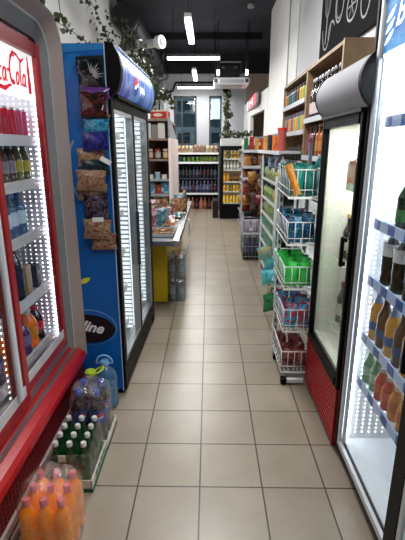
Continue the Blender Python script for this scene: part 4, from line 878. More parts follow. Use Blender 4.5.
# ================================================================== WIRE BASKET RACK
rk = thing('wire_rack', 'white wire rack with five stacked baskets standing in the aisle', 'rack', (.62, 2.85, 0))
m = MB()
for y in (2.70, 3.10): m.box(.70, .725, y, y+.02, .03, 1.62, P('#a9adb0', .4, .4))
part('post', m, rk)
m = MB().box(.505, .535, 3.07, 3.095, .04, 1.5, P('#d9dcdf', .4))
for k in range(22): m.box(.513, .527, 3.066, 3.07, .1+k*.062, .13+k*.062, P('#5c6064', .5))
part('perforated_upright', m, rk)
for y in (2.63, 2.99):
    l = part('foot', MB().box(.545, .66 if y < 2.7 else .76, y, y+.022, .012, .045, P('#e4e6e8', .35), .004), rk)
    part('end_cap', MB().box(.505, .545, y-.004, y+.039, .0, .05, BLACK, .006), l)
BZ = [(1.285, 1.455, .50), (.985, 1.13, .505), (.685, .835, .50), (.38, .535, .51), (.07, .225, .51)]
def basket(zb, zt, x0):
    m = MB(); x1 = .695; y0, y1 = 2.685, 3.13; r_ = .0028; R_ = .0042
    for z, q in ((zt, R_), (zb, R_), (zb+(zt-zb)*.28, r_)): m.path([(x0, y0, z), (x1, y0, z), (x1, y1, z+.02), (x0, y1, z+.02), (x0, y0, z)], q, WIREW, 5)
    for k in range(5): t = k/4; x = x0+(x1-x0)*t; m.tube((x, y0, zb), (x, y0, zt), r_, WIREW, 5); m.tube((x, y1, zb+.02), (x, y1, zt+.02), r_, WIREW, 5)
    for k in range(9): t = k/8; y = y0+(y1-y0)*t; m.tube((x0, y, zb+.02*t), (x0, y, zt+.02*t), r_, WIREW, 5); m.tube((x1, y, zb+.02*t), (x1, y, zt+.02*t), r_, WIREW, 5)
    for k in range(7): x = x0+(x1-x0)*k/6; m.tube((x, y0, zb), (x, y1, zb+.02), r_, WIREW, 5)
    b = part('basket', m, rk)
    part('price_rail', MB().box(x0-.006, x1+.004, y0-.008, y0-.004, zb-.008, zb+.006, P('#e9ecee', .35)), b)
for a in BZ: basket(*a)
bk = [
 ([['#0f5c5c', '#1c8880', '#0c4044']], 'teal crisp bag', 'top basket'),
 ([['#163c74', '#1c78a8', '#0f2c58', '#4ca4bc', '#b04c5c']], 'blue crisp bag', 'second basket'),
 ([['#1ca038', '#3cd858', '#0f7828']], 'bright green crisp bag', 'third basket'),
 ([['#1c6cac', '#4cb0dc', '#b8485c', '#20508c']], 'blue and pink snack bag', 'fourth basket'),
 ([['#4c1c24', '#7c3038', '#a86c64', '#2c1014']], 'dark red snack bag', 'bottom basket')]
for bi, ((cl,), nm, wh) in enumerate(bk):
    zb, zt, x0 = BZ[bi]
    for iy in range(4):
        for ix in range(2):
            sc = 1.0
            hgt = (.185, .17, .17, .18, .15)[bi]
            pr = proto('bag', .085, hgt, .06, art(cl, 20, iy+ix+bi*9), seed=bi*8+iy*2+ix)
            spawn(pr, 'crisp_bag', (x0+.05+ix*.095, 2.735+iy*.095, zb+.006+.004*iy), (.12*math.sin(iy*3+ix), .12*math.cos(iy*5+ix*2), .35*math.sin(iy+ix*4)), nm+' standing in the %s of the wire rack' % wh, 'snack bag', nm+'s in the '+wh)
spawn(bag(.05, .2, .03, P('#d0882c', .35), 5), 'crisp_bag', (x0+.045, 2.69, 1.30), (0, -.35, 0), 'orange yellow snack pack leaning at the front of the top basket', 'snack bag')
# teal bottles behind the top basket
row([('detergent_bottle', 'teal bottle with clear cap', proto('bottle', .24, .036, P('#138a86', .15, coat=.5), P('#9cc4c8', .3), P('#1ca49c', .3)), 'bottle')], (.78, 2.86, 1.30), (.78, 3.1, 1.30), 3, 'behind the top basket of the wire rack')
part('shelf', MB().box(.73, .85, 2.75, 3.15, 1.28, 1.297, WHITE), rk)

# ================================================================== WOODEN WALL SHELF (right)
WOOD = P('#8c7053', .55, var=.18, vs=9); WOODI = P('#7a5c44', .6, var=.15, vs=7); WOODL = P('#9c8262', .55, var=.15, vs=11)
wd = thing('wooden_wall_shelf', 'light wooden wall shelf with two bays above the wire rack', 'shelf', (1.02, 4.3, .9))
def wz(y): return 2.255
part('end_panel', MB().box(.9, 1.14, 3.15, 3.18, .0, 2.29, WOODL), wd)
part('end_panel', MB().box(.9, 1.14, 5.5, 5.53, 1.0, 2.27, WOODL), wd)
part('divider', MB().box(.9, 1.12, 4.24, 4.28, 1.0, 2.27, WOOD), wd)
part('top_panel', MB().box(.9, 1.14, 3.18, 5.5, 2.255, 2.28, WOOD), wd)
part('back_panel', MB().box(1.12, 1.14, 3.18, 5.5, .9, 2.255, P('#8a6b50', .6, var=.15, vs=7)), wd)
RAIL = P('#c3c7cc', .35)
for ya, yb, zz in ((4.28, 5.5, (2.03, 1.745, 1.45)), (3.18, 4.24, (1.835, 1.51, 1.2))):
    for z in zz:
        s_ = part('shelf', MB().box(.9, 1.12, ya, yb, z-.02, z, WOOD), wd); part('price_rail', MB().box(.888, .9, ya, yb, z-.035, z+.008, RAIL), s_)
W = 'of the wooden wall shelf'
tin = [('#c07a2c', 'orange jar'), ('#2c5c50', 'dark green jar'), ('#3c6c8c', 'blue jar'), ('#4c3c30', 'brown jar'), ('#c89c3c', 'golden jar'), ('#8c9c3c', 'olive jar')]
def jp(c, h_, lid='#3a2c24'): return proto('bottle', h_, .048, P(c, .3, coat=.3), P(lid, .4), P(c, .35), kind='jar', lz=(.1, .7))
row([('food_jar', n_, jp(c, .17), 'jar') for c, n_ in tin[::-1]], (.96, 4.36, 2.032), (.96, 5.42, 2.032), 9, 'on the top shelf of the far wooden bay')
tin2 = [('#4c9c8c', 'mint tub'), ('#8c4c8c', 'violet tub'), ('#b8485c', 'pink tub'), ('#5c4c9c', 'purple tub'), ('#3c7c5c', 'green tub'), ('#c8a040', 'mustard tub')]
row([('food_tub', n_, jp(c, .19, '#5c5468'), 'tub') for c, n_ in tin2], (.96, 4.36, 1.747), (.96, 5.42, 1.747), 9, 'on the second shelf of the far wooden bay', order='rand', seed=9)
row([('food_jar', 'dark jar with cream label', jp('#2a3430', .14), 'jar')], (.96, 4.4, 1.452), (.96, 5.4, 1.452), 8, 'on the third shelf of the far wooden bay')
wine = proto('bottle', .34, .037, P('#1c0f12', .1, coat=.7), P('#8a8c90', .3, .5), P('#c8b8bc', .4), kind='beer', lz=(.12, .4), detail=True)
row([('wine_bottle', 'dark wine bottle with grey cap', wine, 'bottle')], (.955, 3.28, 1.836), (.955, 4.16, 1.836), 10, 'on the top shelf of the near wooden bay')
vz = [proto('bottle', .27, .04, P(c, .12, coat=.6), P(l, .4), P(k_, .4), kind='beer', detail=True) for c, l, k_ in (('#7a3048', '#a04858', '#8c3850'), ('#3a1814', '#5c3c30', '#4c2820'), ('#a85c24', '#c8b090', '#b87c3c'), ('#c07c3c', '#d8c8a8', '#d09c60'))]
row([('vinegar_bottle', n_, q, 'bottle') for n_, q in zip(('wine red sauce bottle', 'dark brown sauce bottle', 'orange oil bottle', 'pale orange oil bottle'), vz)][::-1], (.955, 3.5, 1.512), (.955, 4.16, 1.512), 7, 'on the second shelf of the near wooden bay')
row([('detergent_bottle', 'green bottle with white cap', proto('bottle', .22, .038, P('#2c6c50', .2, coat=.4), P('#e0e0dc', .4), P('#5c9c70', .4)), 'bottle')], (.96, 3.3, 1.202), (.96, 4.15, 1.202), 8, 'on the third shelf of the near wooden bay')
# lower shelf with household goods below (seen through the rack)
lw = thing('low_shelf', 'low white shelf of household goods behind the wire rack', 'shelf', (1.0, 3.8, 0))
for z in (.1, .4, .7, .98): part('shelf', MB().box(.85, 1.14, 3.2, 4.3, z-.02, z, SHM), lw)
part('upright', MB().box(.86, .88, 4.3, 4.33, 0, 1.15, P('#d9dcdf', .4)), lw)
for z, c, n_ in ((.1, '#2c6c8c', 'blue detergent box'), (.4, '#8c3040', 'red detergent box'), (.7, '#2c8c7c', 'teal detergent box'), (.98, '#6c8c3c', 'green detergent box')):
    row([('detergent_box', n_, proto('carton', .1, .16, .2 if z < .9 else .16, art([c, '#d8e0e0', c], 12, 4)), 'box')], (.95, 3.3, z), (.95, 4.2, z), 7, 'on the low white shelf behind the rack')

# chalk board with drawn cutlery above the shelf
bd_ = thing('chalkboard', 'black chalkboard with white chalk food drawings high on the right wall', 'board', (1.14, 3.7, 2.46))
part('board', MB().box(1.128, 1.148, 2.3, 4.83, 2.40, 3.5, P('#08080a', .85, ior=1.2, var=.3, vs=5)), bd_)
C_ = MB(); CH = P('#8f9190', .9)
def ck_(pts, w=.018): ribbon(C_, pts, w, (1.127, 4.8, 2.45), (0, -1, 0), (0, 0, 1), (-1, 0, 0), CH)
# whisk, spoon, lemon, leaf, fork
for k in range(4): ck_(arc(.22, .55, .03+.03*k, .22, 0, 360, 22, .6, .6), .012)
ck_([(.22, .33, 1), (.2, .1, 1)], .03); ck_(arc(.22, .35, .16, .3, 200, 340, 12, 1, 1), .02)
ck_(arc(.62, .35, .12, .16, 0, 360, 22), .02); ck_(arc(.62, .35, .09, .13, 30, 300, 18), .012); ck_([(.62, .5, 1), (.6, .9, 1)], .025)
ck_(arc(.98, .22, .13, .11, 0, 360, 22), .02)
for a in range(0, 360, 60): ck_([(.98, .22, 1), (.98+.1*math.cos(math.radians(a)), .22+.085*math.sin(math.radians(a)), 1)], .01)
ck_(arc(.98, .55, .14, .12, 180, 380, 12, .4, 1.6), .04); ck_(arc(1.3, .18, .1, .13, 20, 340, 16), .018)
ck_(arc(1.36, .5, .13, .2, 120, 420, 16, .4, 1.2), .03); ck_([(1.6, .05, 1), (1.66, .6, 1)], .02)
for k in (-1, 0, 1): ck_([(1.66+.04*k, .6, 1), (1.67+.045*k, .8, 1)], .014)
ck_(arc(1.9, .3, .14, .2, 0, 360, 22), .02); ck_(arc(1.93, .33, .07, .1, 0, 300, 16), .012); ck_(arc(.4, .15, .1, .1, 30, 200, 10), .02); ck_(arc(.82, .75, .1, .1, 0, 300, 12), .02)
part('chalk_drawing', C_, bd_, 'white chalk drawings of cutlery and fruit')

# ================================================================== MIDDLE RIGHT FRIDGE (red grille)
mf = thing('display_fridge', 'nearly empty black framed fridge with white header and red grille', 'fridge', (.9, 2.36, 0))
ya, yb, xf, xb = 1.98, 2.655, .672, 1.12; CRM = P('#e2e2da', .5)
m = MB()
m.box(xf+.05, xb, ya, ya+.025, .36, 1.95, BLK2).box(xf+.05, xb, yb-.025, yb, .36, 1.95, BLK2).box(xb-.025, xb, ya+.025, yb-.025, .36, 1.95, BLK2).box(xf+.05, xb-.025, ya+.025, yb-.025, 1.75, 1.95, BLK2)
m.box(xf+.05, xb-.025, ya+.025, ya+.03, .40, 1.75, CRM).box(xf+.05, xb-.025, yb-.03, yb-.025, .40, 1.75, CRM).box(xb-.03, xb-.025, ya+.03, yb-.03, .40, 1.75, CRM).box(xf+.05, xb-.03, ya+.03, yb-.03, 1.745, 1.75, CRM).box(xf+.05, xb-.03, ya+.03, yb-.03, .36, .40, CRM)
part('cabinet', m, mf)
d = part('door', MB().box(xf, xf+.045, ya, ya+.032, .36, 1.74, BLACK, .005).box(xf, xf+.045, yb-.032, yb, .36, 1.74, BLACK, .005).box(xf, xf+.045, ya+.055, yb-.045, 1.69, 1.74, BLACK).box(xf, xf+.045, ya+.055, yb-.045, .36, .405, BLACK), mf)
part('glass', MB().add([(xf+.02, ya+.05, .40), (xf+.02, yb-.04, .40), (xf+.02, yb-.04, 1.70), (xf+.02, ya+.05, 1.70)], [(0, 1, 2, 3)], GLASS), d)
part('inner_gasket', MB().box(xf+.03, xf+.05, yb-.055, yb-.032, .405, 1.69, P('#c9cdc2', .4)).box(xf+.03, xf+.05, ya+.05, ya+.07, .405, 1.69, P('#b9bdb2', .4)).box(xf+.03, xf+.05, ya+.055, yb-.045, .405, .43, P('#c9cdc2', .4)), d)
part('handle', MB().box(xf-.028, xf-.012, ya+.045, ya+.07, 1.02, 1.17, BLACK, .005).box(xf-.014, xf, ya+.048, ya+.067, 1.025, 1.045, BLACK).box(xf-.014, xf, ya+.048, ya+.067, 1.145, 1.165, BLACK), d, 'black handle')
m = MB().box(xf+.03, xb, ya+.01, yb-.01, .02, .36, P('#2a0a0e', .6))
for k in range(11): m.prism([(xf+.03, .03+k*.03), (xf+.004, .035+k*.03), (xf+.004, .052+k*.03), (xf+.03, .05+k*.03)], ya+.005, yb-.005, P('#b01424', .35), 'y')
m.box(xf+.002, xf+.03, ya, ya+.012, .02, .36, P('#8c1020', .4)).box(xf+.002, xf+.03, yb-.012, yb, .02, .36, P('#8c1020', .4))
part('grille', m, mf, 'red slatted grille')
part('kick_plate', MB().box(xf+.05, xb, ya+.02, yb-.02, 0, .02, BLK2), mf)
q = [(xf+.05, 1.755)]+[(xf-.004-.05*math.sin(PI*k/12)**.8, 1.755+.203*k/12) for k in range(13)]+[(xf+.05, 1.965)]
qf = [(a, z) for a, z in q if a < xf+.04]
h = part('header', MB().prism(qf+[(xf-.003, 1.958), (xf-.003, 1.757)], ya-.07, yb-.01, P('#b4b5ba', .7), 'y', True).box(xf-.002, xf+.05, ya, yb-.01, 1.757, 1.962, P('#b4b5ba', .7)), mf, 'blank white curved header')
part('end_cap', MB().prism([(a-.005, z) for a, z in qf]+[(xf-.003, 1.96), (xf-.003, 1.755)], ya-.10, ya-.07, BLACK, 'y', True), h)
part('end_cap', MB().prism([(a-.004 if a < xf+.04 else a, z) for a, z in q], yb-.01, yb, BLACK, 'y'), h)
part('header_lip', MB().box(xf-.012, xf+.02, ya, yb, 1.74, 1.755, P('#3a3c40', .3, .5)), h)
for z in (.93, .50):
    m = MB()
    for k in range(9): m.tube((.785+k*.034, ya+.04, z-.005), (.785+k*.034, yb-.04, z-.005), .003, P('#d9dcd0', .4), 5)
    for k in range(9): m.tube((.775, ya+.05+k*.068, z-.009), (xb-.04, ya+.05+k*.068, z-.009), .003, P('#d9dcd0', .4), 5)
    part('wire_shelf', m, mf)
bb = proto('bottle', .27, .033, P('#1e1a14', .1, coat=.6), P('#b8a060', .4), P('#cfcab8', .4), kind='beer', detail=True)
bb2 = proto('bottle', .27, .033, P('#22301c', .1, coat=.6), P('#8c3c34', .4), P('#b8b8a8', .4), kind='beer', detail=True)
row([('beer_bottle', 'dark beer bottle with cream label', bb, 'bottle')], (.86, 2.30, .93), (.86, 2.58, .93), 4, 'on the upper wire shelf of the red-grilled fridge')
row([('beer_bottle', 'green beer bottle with grey label', bb2, 'bottle')], (.86, 2.30, .50), (.86, 2.58, .50), 4, 'on the lower wire shelf of the red-grilled fridge')
st = MB().box(xf+.0235, xf+.0245, 2.07, 2.20, 1.38, 1.52, clear('pale_sticker', '#c0ccc6', .05, .2, .3, .25, '#b8c4be'))
sk = part('sticker', st, d, 'pale sticker with red script')
st = MB(); RD = P('#c02a34', .5)
for k in range(4): ribbon(st, arc(.03+.032*k, .08, .016, .05, 40, 330, 12, 1, 1, .3), .012, (xf+.023, 2.195, 1.39), (0, -1, 0), (0, 0, 1), (-1, 0, 0), RD, .001)
ribbon(st, [(.01, .14, .4), (.06, .125, 1), (.13, .145, .4)], .014, (xf+.023, 2.195, 1.39), (0, -1, 0), (0, 0, 1), (-1, 0, 0), RD, .001)
part('red_script', st, sk)
part('interior_light', MB().box(xf+.06, xf+.08, ya+.08, yb-.08, 1.70, 1.72, P('#fbffef', .5, emit=5)), mf)

# ================================================================== NEAR RIGHT FRIDGE
nf = thing('glass_door_fridge', 'brightly lit glass-door fridge with blue sign in the right foreground', 'fridge', (.92, 1.3, 0))
xf, xb = .68, 1.13; yA, yB = .50, 1.955; yM = 1.255
IW = P('#e9edf2', .45)
m = MB()
m.box(xf+.032, xb, yB-.03, yB, .06, 2.22, BLK2).box(xf+.032, xb, yA, yA+.03, .06, 2.22, BLK2).box(xb-.02, xb, yA, yB, .06, 2.22, BLK2).box(xf+.032, xb, yA, yB, 2.19, 2.22, BLK2)
m.box(xf+.032, xb-.02, yB-.04, yB-.03, .12, 2.19, IW).box(xb-.03, xb-.02, yA+.03, yB-.04, .12, 2.19, IW).box(xf+.032, xb-.03, yA+.03, yB-.04, .06, .12, IW).box(xf+.032, xb-.03, yA+.03, yB-.04, 2.15, 2.19, IW)
part('cabinet', m, nf)
part('frame', MB().box(xf, xf+.032, yB-.025, yB, .07, 2.22, BLACK, .004).box(xf, xf+.032, yA, yA+.04, .07, 2.22, BLACK).box(xf, xf+.032, yA+.04, yB-.035, 2.17, 2.22, BLACK).box(xf+.005, xf+.032, yA+.04, yB-.035, .07, .11, BLACK).box(xf, xf+.032, yM-.03, yM+.03, .085, 2.17, BLACK), nf)
for k, (a, b) in enumerate(((yM+.03, yB-.035), (yA+.04, yM-.03))):
    m = MB(); AL = P('#ccd1d6', .35, .3)
    m.box(xf+.002, xf+.018, b-.03, b, .085, 2.17, AL, .004).box(xf+.002, xf+.018, a, a+.03, .085, 2.17, BLACK, .004).box(xf+.002, xf+.018, a+.03, b-.03, .085, .115, AL).box(xf+.002, xf+.018, a+.03, b-.03, 2.14, 2.17, BLK2)
    m.box(xf+.018, xf+.032, b-.045, b-.03, .1, 2.15, P('#b4b9be', .4, .2))
    d = part('door', m, nf)
    part('glass', MB().add([(xf+.011, a+.03, .115), (xf+.011, b-.03, .115), (xf+.011, b-.03, 2.14), (xf+.011, a+.03, 2.14)], [(0, 1, 2, 3)], GLASS), d)
    s_ = part('sign', MB().box(xf+.0125, xf+.0165, a+.03, b-.03, 1.945, 2.14, art(['#1557a8', '#1f74c8', '#3f97dc', '#2a63b8'], 6, 2, .4, .55, (1, 1, 1), 'N')), d, 'blue sign')
    T = MB(); SW = P('#f4f8ff', .4, emit=.8)
    for i in range(3):
        zz = 1.985+i*.04
        ribbon(T, [(0, -.012, .3), (.02, 0, 1), (.05, .012, 1.2), (.078, .030, .2)], .02, (xf+.0115, b-.052, zz), (0, -1, 0), (0, 0, 1), (-1, 0, 0), SW, .001)
    text(T, 'Бе', (xf+.0115, b-.14, 2.02), (0, -1, 0), (0, 0, 1), (-1, 0, 0), .12, SW, .3, .003, .001)
    part('sign_lettering', T, s_, 'white Cyrillic lettering and three swooshes')
    part('sign_edge', MB().box(xf+.012, xf+.0175, b-.048, b-.03, 1.93, 2.13, P('#aab0b8', .4)), s_)
    part('handle', MB().box(xf-.03, xf-.01, a+.0, a+.022, .85, 1.3, BLACK, .006).box(xf-.012, xf+.002, a+.002, a+.02, .87, .89, BLACK).box(xf-.012, xf+.002, a+.002, a+.02, 1.26, 1.28, BLACK), d)
part('kick_plate', MB().box(xf+.06, xb, yA+.02, yB-.02, 0, .09, BLK2), nf)
NS = [1.695, 1.275, 1.017, .74, .51]
for z in NS:
    m = MB()
    for k in range(20): m.tube((.734, yA+.06+k*.07, z-.004), (xb-.035, yA+.06+k*.07, z-.004), .003, P('#e4e8ee', .35), 5)
    for k in range(7): m.tube((.742+k*.055, yA+.04, z-.009), (.742+k*.055, yB-.045, z-.009), .003, P('#e4e8ee', .35), 5)
    s_ = part('shelf', m, nf)
    part('price_rail', MB().box(.727, .732, yA+.04, yB-.05, z-.03, z+.015, P('#a9bbdc', .35, emit=.12)), s_)
    m = MB(); rr = random.Random(int(z*100))
    for k in range(9): m.box(.7255, .727, yA+.1+k*.15, yA+.16+k*.15, z-.027, z+.012, P('#3f5fa8', .4))
    part('price_tag', m, s_)
m = MB()  # LED bars, plus glowing dots imitating their reflections in the glass
m.box(.712, .724, yB-.062, yB-.042, .14, 1.93, P('#f4f8ff', .4, emit=7))
for k in range(6): dots(m, [(.735+k*.035, yB-.0415, .16+i*.024) for i in range(72)], (.0045, .0042, .004, .0036, .0032, .003)[k], P('#f7faff', .4, emit=5), (0, -1, 0))
dots(m, [(xf+.024, yB-.066, .12+i*.045) for i in range(44)], .006, P('#f7faff', .4, emit=3), (0, -1, 0))  # dot row on the frame: LED reflections built as glowing discs
dots(m, [(xb-.031, yB-.12-k*.09, .16+i*.035) for i in range(50) for k in range(6)], .0035, P('#f7faff', .4, emit=2.5), (-1, 0, 0))
m.box(.80, 1.05, yA+.1, yB-.1, 2.12, 2.14, P('#f4f8ff', .4, emit=4))
part('led_strip', m, nf)
W = 'of the bright right fridge'
gb = proto('bottle', .215, .034, P('#16321c', .08, coat=.8), P('#2c6c34', .4), P('#2c7c44', .4), kind='beer', lz=(.14, .36), detail=True)
gb2 = proto('bottle', .29, .036, P('#d8c8a0', .1, coat=.8), P('#c8ccd0', .4), P('#cfd4cc', .4), kind='beer', detail=True)
row([('beer_bottle', 'green beer bottle', gb, 'bottle')], (.77, 1.30, 1.696), (.77, 1.66, 1.696), 4, 'on the top shelf '+W)
row([('beer_bottle', 'dark green labelled bottle', gb, 'bottle')], (.77, 1.34, 1.276), (.77, 1.68, 1.276), 4, 'on the second shelf '+W)
db = [('bottle_body', None)]
dk = proto('bottle', .235, .038, P('#0d1018', .06, coat=.9), P('#c8ccd4', .4), P('#e6e4e6', .4), kind='pet', lz=(.55, .78), detail=True)
row([('soda_bottle', 'black soda bottle with white neck label', dk, 'bottle')], (.775, 1.32, 1.018), (.775, 1.76, 1.018), 5, 'on the third shelf '+W)
ab = proto('bottle', .25, .033, P('#c08a34', .08, coat=.8, emit=.15), P('#5c84b8', .3, .4), P('#3f6cb0', .4), kind='beer', lz=(.2, .36), detail=True)  # amber body emits slightly instead of letting light through
ab = ab+[('neck_label', MB().lathe([(.0215, .178), (.0138, .20), (.0132, .236)], P('#a9bddc', .3, .2), 14, cap=False).mesh('neck_label'))]
ab2 = proto('bottle', .245, .033, P('#5c3a1c', .08, coat=.8), P('#4c74b0', .3, .4), P('#30558c', .4), kind='beer', lz=(.2, .36), detail=True)
row([('beer_bottle', 'amber beer bottle with blue label', ab, 'bottle'), ('beer_bottle', 'brown beer bottle with blue label', ab2, 'bottle')], (.77, 1.30, .741), (.77, 1.81, .741), 7, 'on the fourth shelf '+W, order='alt')
sm = [proto('bottle', .15, .03, P(c, .1, coat=.7), P(l, .4), P(b_, .4), detail=True) for c, l, b_ in (('#7cae8c', '#5c9c6c', '#b8dcc4'), ('#c8442c', '#e0e0dc', '#d86a40'), ('#d89048', '#e8e0d0', '#c87030'), ('#2c3c34', '#38704c', '#3c6c50'))]
row([('small_bottle', n_, q, 'bottle') for n_, q in zip(('dark green small bottle', 'orange small bottle', 'red small bottle', 'pale green small bottle'), sm[::-1])], (.77, 1.30, .511), (.77, 1.82, .511), 8, 'on the lowest shelf '+W)

# ================================================================== FLOOR GOODS (left front)
orj = proto('bottle', .27, .034, P('#ee8a12', .18, coat=.6, emit=.12), P('#e07a80', .35), P('#f09626', .3, emit=.08), kind='round', detail=True, lz=(.32, .56), n=20)  # slight emission keeps the orange bright under the film
for iy in range(3):
    for ix in range(3):
        x = -.710+ix*.069; y = 1.335+iy*.074
        spawn(orj, 'orange_drink_bottle', (x, y, .002), (0, 0, ix+iy), 'orange drink bottle with pink cap in the shrink-wrapped pack on the floor', 'bottle', 'orange drink bottles in the floor pack')
def wrap(x0, x1, y0, y1, z0, z1, tz, seed, label, gathered=.75):
    r = random.Random(seed); n = 40; prof = []
    mb = MB(); rings = 14; vs = []
    cx, cy = (x0+x1)/2, (y0+y1)/2; hx, hy = (x1-x0)/2, (y1-y0)/2
    ph = [r.uniform(0, 6) for _ in range(6)]
    for k in range(rings+1):
        t = k/rings
        if t < .6: z = z0+(z1-z0)*t/.6; f = 1
        else: q = (t-.6)/.4; z = z1+(tz-z1)*math.sin(q*PI/2); f = 1-(1-.12)*q**1.6*gathered/.75
        for i in range(n):
            a = 2*PI*i/n; c, s_ = math.cos(a), math.sin(a); e = 4.5 if t < .6 else 3
            rr_ = 1/((abs(c)**e+abs(s_)**e)**(1/e)); wv_ = 1+.025*math.sin(9*a+ph[0]+4*t)+.02*math.sin(15*a+ph[1]-6*t)*(1+2*max(0, t-.5))
            vs.append((cx+hx*c*rr_*f*wv_, cy+hy*s_*rr_*f*wv_+.0, z+.006*math.sin(5*a+ph[2])*(t > .6)))
    mb.add(vs, [(k*n+i, k*n+(i+1) % n, (k+1)*n+(i+1) % n, (k+1)*n+i) for k in range(rings) for i in range(n)], FILM, True)
    mb.add(vs[-n:], [tuple(range(n))], FILM, True)
    return single('shrink_wrap', mb, label, 'plastic wrap')
wrap(-.754, -.533, 1.292, 1.53, .003, .25, .33, 1, 'crumpled clear film over the orange drink bottles', .8)
# green bottles in tray
grb = proto('bottle', .235, .0305, P('#12401f', .08, coat=.8), P('#d6d8d6', .3, .3), P('#1c6a38', .35), kind='beer', detail=True, lz=(.14, .46), n=18)
gsv = proto('bottle', .235, .0305, P('#1c4c2c', .08, coat=.8), P('#d6d8d6', .3, .3), P('#2a7a48', .35), detail=True)
for iy in range(4):
    for ix in range(3):
        spawn(grb, 'green_water_bottle', (-.724+ix*.067, 1.70+iy*.0665, .012), (0, 0, ix*2+iy), 'small green bottle with silver white cap in the cardboard tray', 'bottle', 'small green bottles in the cardboard tray')
ty = thing('cardboard_tray', 'low cardboard tray with green edge under the small green bottles', 'tray', (-.657, 1.86, 0))
TC = P('#cfcabd', .6)
m = MB().box(-.762, -.552, 1.66, 1.945, .002, .009, P('#1d5a38', .6)).box(-.762, -.552, 1.655, 1.661, .002, .065, TC).box(-.762, -.552, 1.942, 1.948, .002, .065, TC).box(-.556, -.550, 1.655, 1.948, .002, .065, TC).box(-.765, -.760, 1.655, 1.948, .002, .065, TC)
part('tray_wall', m, ty); part('green_edge', MB().box(-.550, -.546, 1.655, 1.948, .0, .02, P('#155032', .5)).box(-.762, -.546, 1.650, 1.655, 0, .02, P('#155032', .5)), ty)
m = MB()
for k in range(4): m.box(-.5495, -.549, 1.72+k*.05, 1.755+k*.05, .03, .055, P('#2c6c4c', .5))
part('side_print', m, ty)
m = MB(); m.add([(-.565, 1.66, .21), (-.552, 1.665, .06), (-.552, 1.94, .06), (-.575, 1.94, .215)], [(0, 1, 2, 3)], FILM, True); m.add([(-.755, 1.66, .2), (-.565, 1.66, .21), (-.552, 1.658, .06), (-.762, 1.658, .06)], [(0, 1, 2, 3)], FILM, True)
single('shrink_wrap', m, 'clear film stretched round the tray of green bottles', 'plastic wrap', loc=(-.65, 1.86, .06))
single('price_tag', MB().box(-.70, -.665, 1.655, 1.657, .17, .205, P('#cdd0cc', .5)), 'small printed white tag on the green bottle tray film', 'tag')
tz = thing('cardboard_tray', 'low cardboard tray under the dark cola bottles', 'tray', (-.657, 2.08, 0))
m = MB().box(-.765, -.548, 1.96, 2.19, .002, .008, TC).box(-.765, -.548, 1.955, 1.96, .002, .05, TC).box(-.765, -.548, 2.188, 2.193, .002, .05, TC).box(-.552, -.547, 1.96, 2.188, .002, .05, TC).box(-.768, -.763, 1.96, 2.188, .002, .05, TC)
part('tray_wall', m, tz); part('dark_edge', MB().box(-.547, -.544, 1.955, 2.193, 0, .015, P('#20242c', .5)), tz)
# cola pack
pb_ = proto('bottle', .32, .046, P('#1a0f10', .06, coat=.9), P('#2f55b8', .35), P('#173f9c', .35), detail=True, lz=(.40, .66), n=22)
emb = MB()
for i in range(2):
    for j in range(2):
        x = -.705+i*.098; y = 2.025+j*.098
        b = spawn(pb_, 'cola_bottle', (x, y, .009), (0, 0, 0), 'dark cola bottle with blue cap and blue label in the floor pack', 'bottle', 'cola bottles with blue labels on the floor')
        # round emblem on the label, wrapped on the cylinder
        e = MB()
        for (z0_, z1_, c) in ((.172, .196, '#d8283a'), (.164, .172, '#f4f4f4'), (.142, .164, '#2a58c0')):
            vs = []
            for k in range(7):
                a = -PI/2+.55+(k-3)*.13
                wd_ = math.sqrt(max(.05, 1-((k-3)/3.4)**2)); zc = .168
                for z in (zc+(z0_-zc)*wd_, zc+(z1_-zc)*wd_): vs.append((.0472*math.cos(a), .0472*math.sin(a), z))
            e.add(vs, [(2*k, 2*k+2, 2*k+3, 2*k+1) for k in range(6)], P(c, .4))
        part_ = bpy.data.objects.new('round_emblem', e.mesh('round_emblem')); COL.objects.link(part_); part_.parent = b
wrap(-.758, -.551, 1.968, 2.182, .012, .28, .34, 5, 'clear film round the pack of dark cola bottles', .35)
# five litre jugs
def jug(x, y, body, capc, hc, label, sc=1):
    t = thing('water_jug', label, 'jug', (x, y, 0))
    pr = [(.055, 0), (.07, .01), (.072, .05), (.068, .06), (.072, .07), (.072, .12), (.068, .13), (.072, .14), (.072, .2), (.06, .245), (.03, .275), (.022, .29)]
    part('body', MB().lathe([(a*sc, b*sc) for a, b in pr], body, 20, (x, y, 0.001)).lathe([(a*sc*.92, b*sc+.004) for a, b in pr if b < .2], P('#8fb4cc', .1, coat=.6), 20, (x, y, 0.001)), t)
    part('cap', MB().lathe([(.027*sc, .288*sc), (.028*sc, .315*sc), (.02*sc, .32*sc)], P(capc, .35), 16, (x, y, 0)), t)
    h = MB(); pts = [(x+.05*sc*math.cos(a), y-.01*math.sin(a), .30*sc+.055*sc*math.sin(a)) for a in [PI*k/10 for k in range(11)]]
    h.path(pts, .006, P(hc, .35), 8); h.path([(x-.05*sc, y, .30*sc), (x-.02*sc, y, .295*sc)], .006, P(hc, .35), 8).path([(x+.05*sc, y, .30*sc), (x+.02*sc, y, .295*sc)], .006, P(hc, .35), 8)
    part('handle', h, t)
jug(-.645, 2.375, PETB, '#7fb0dc', '#86bce8', 'five litre water jug with pale blue handle by the blue cooler', 1.0)
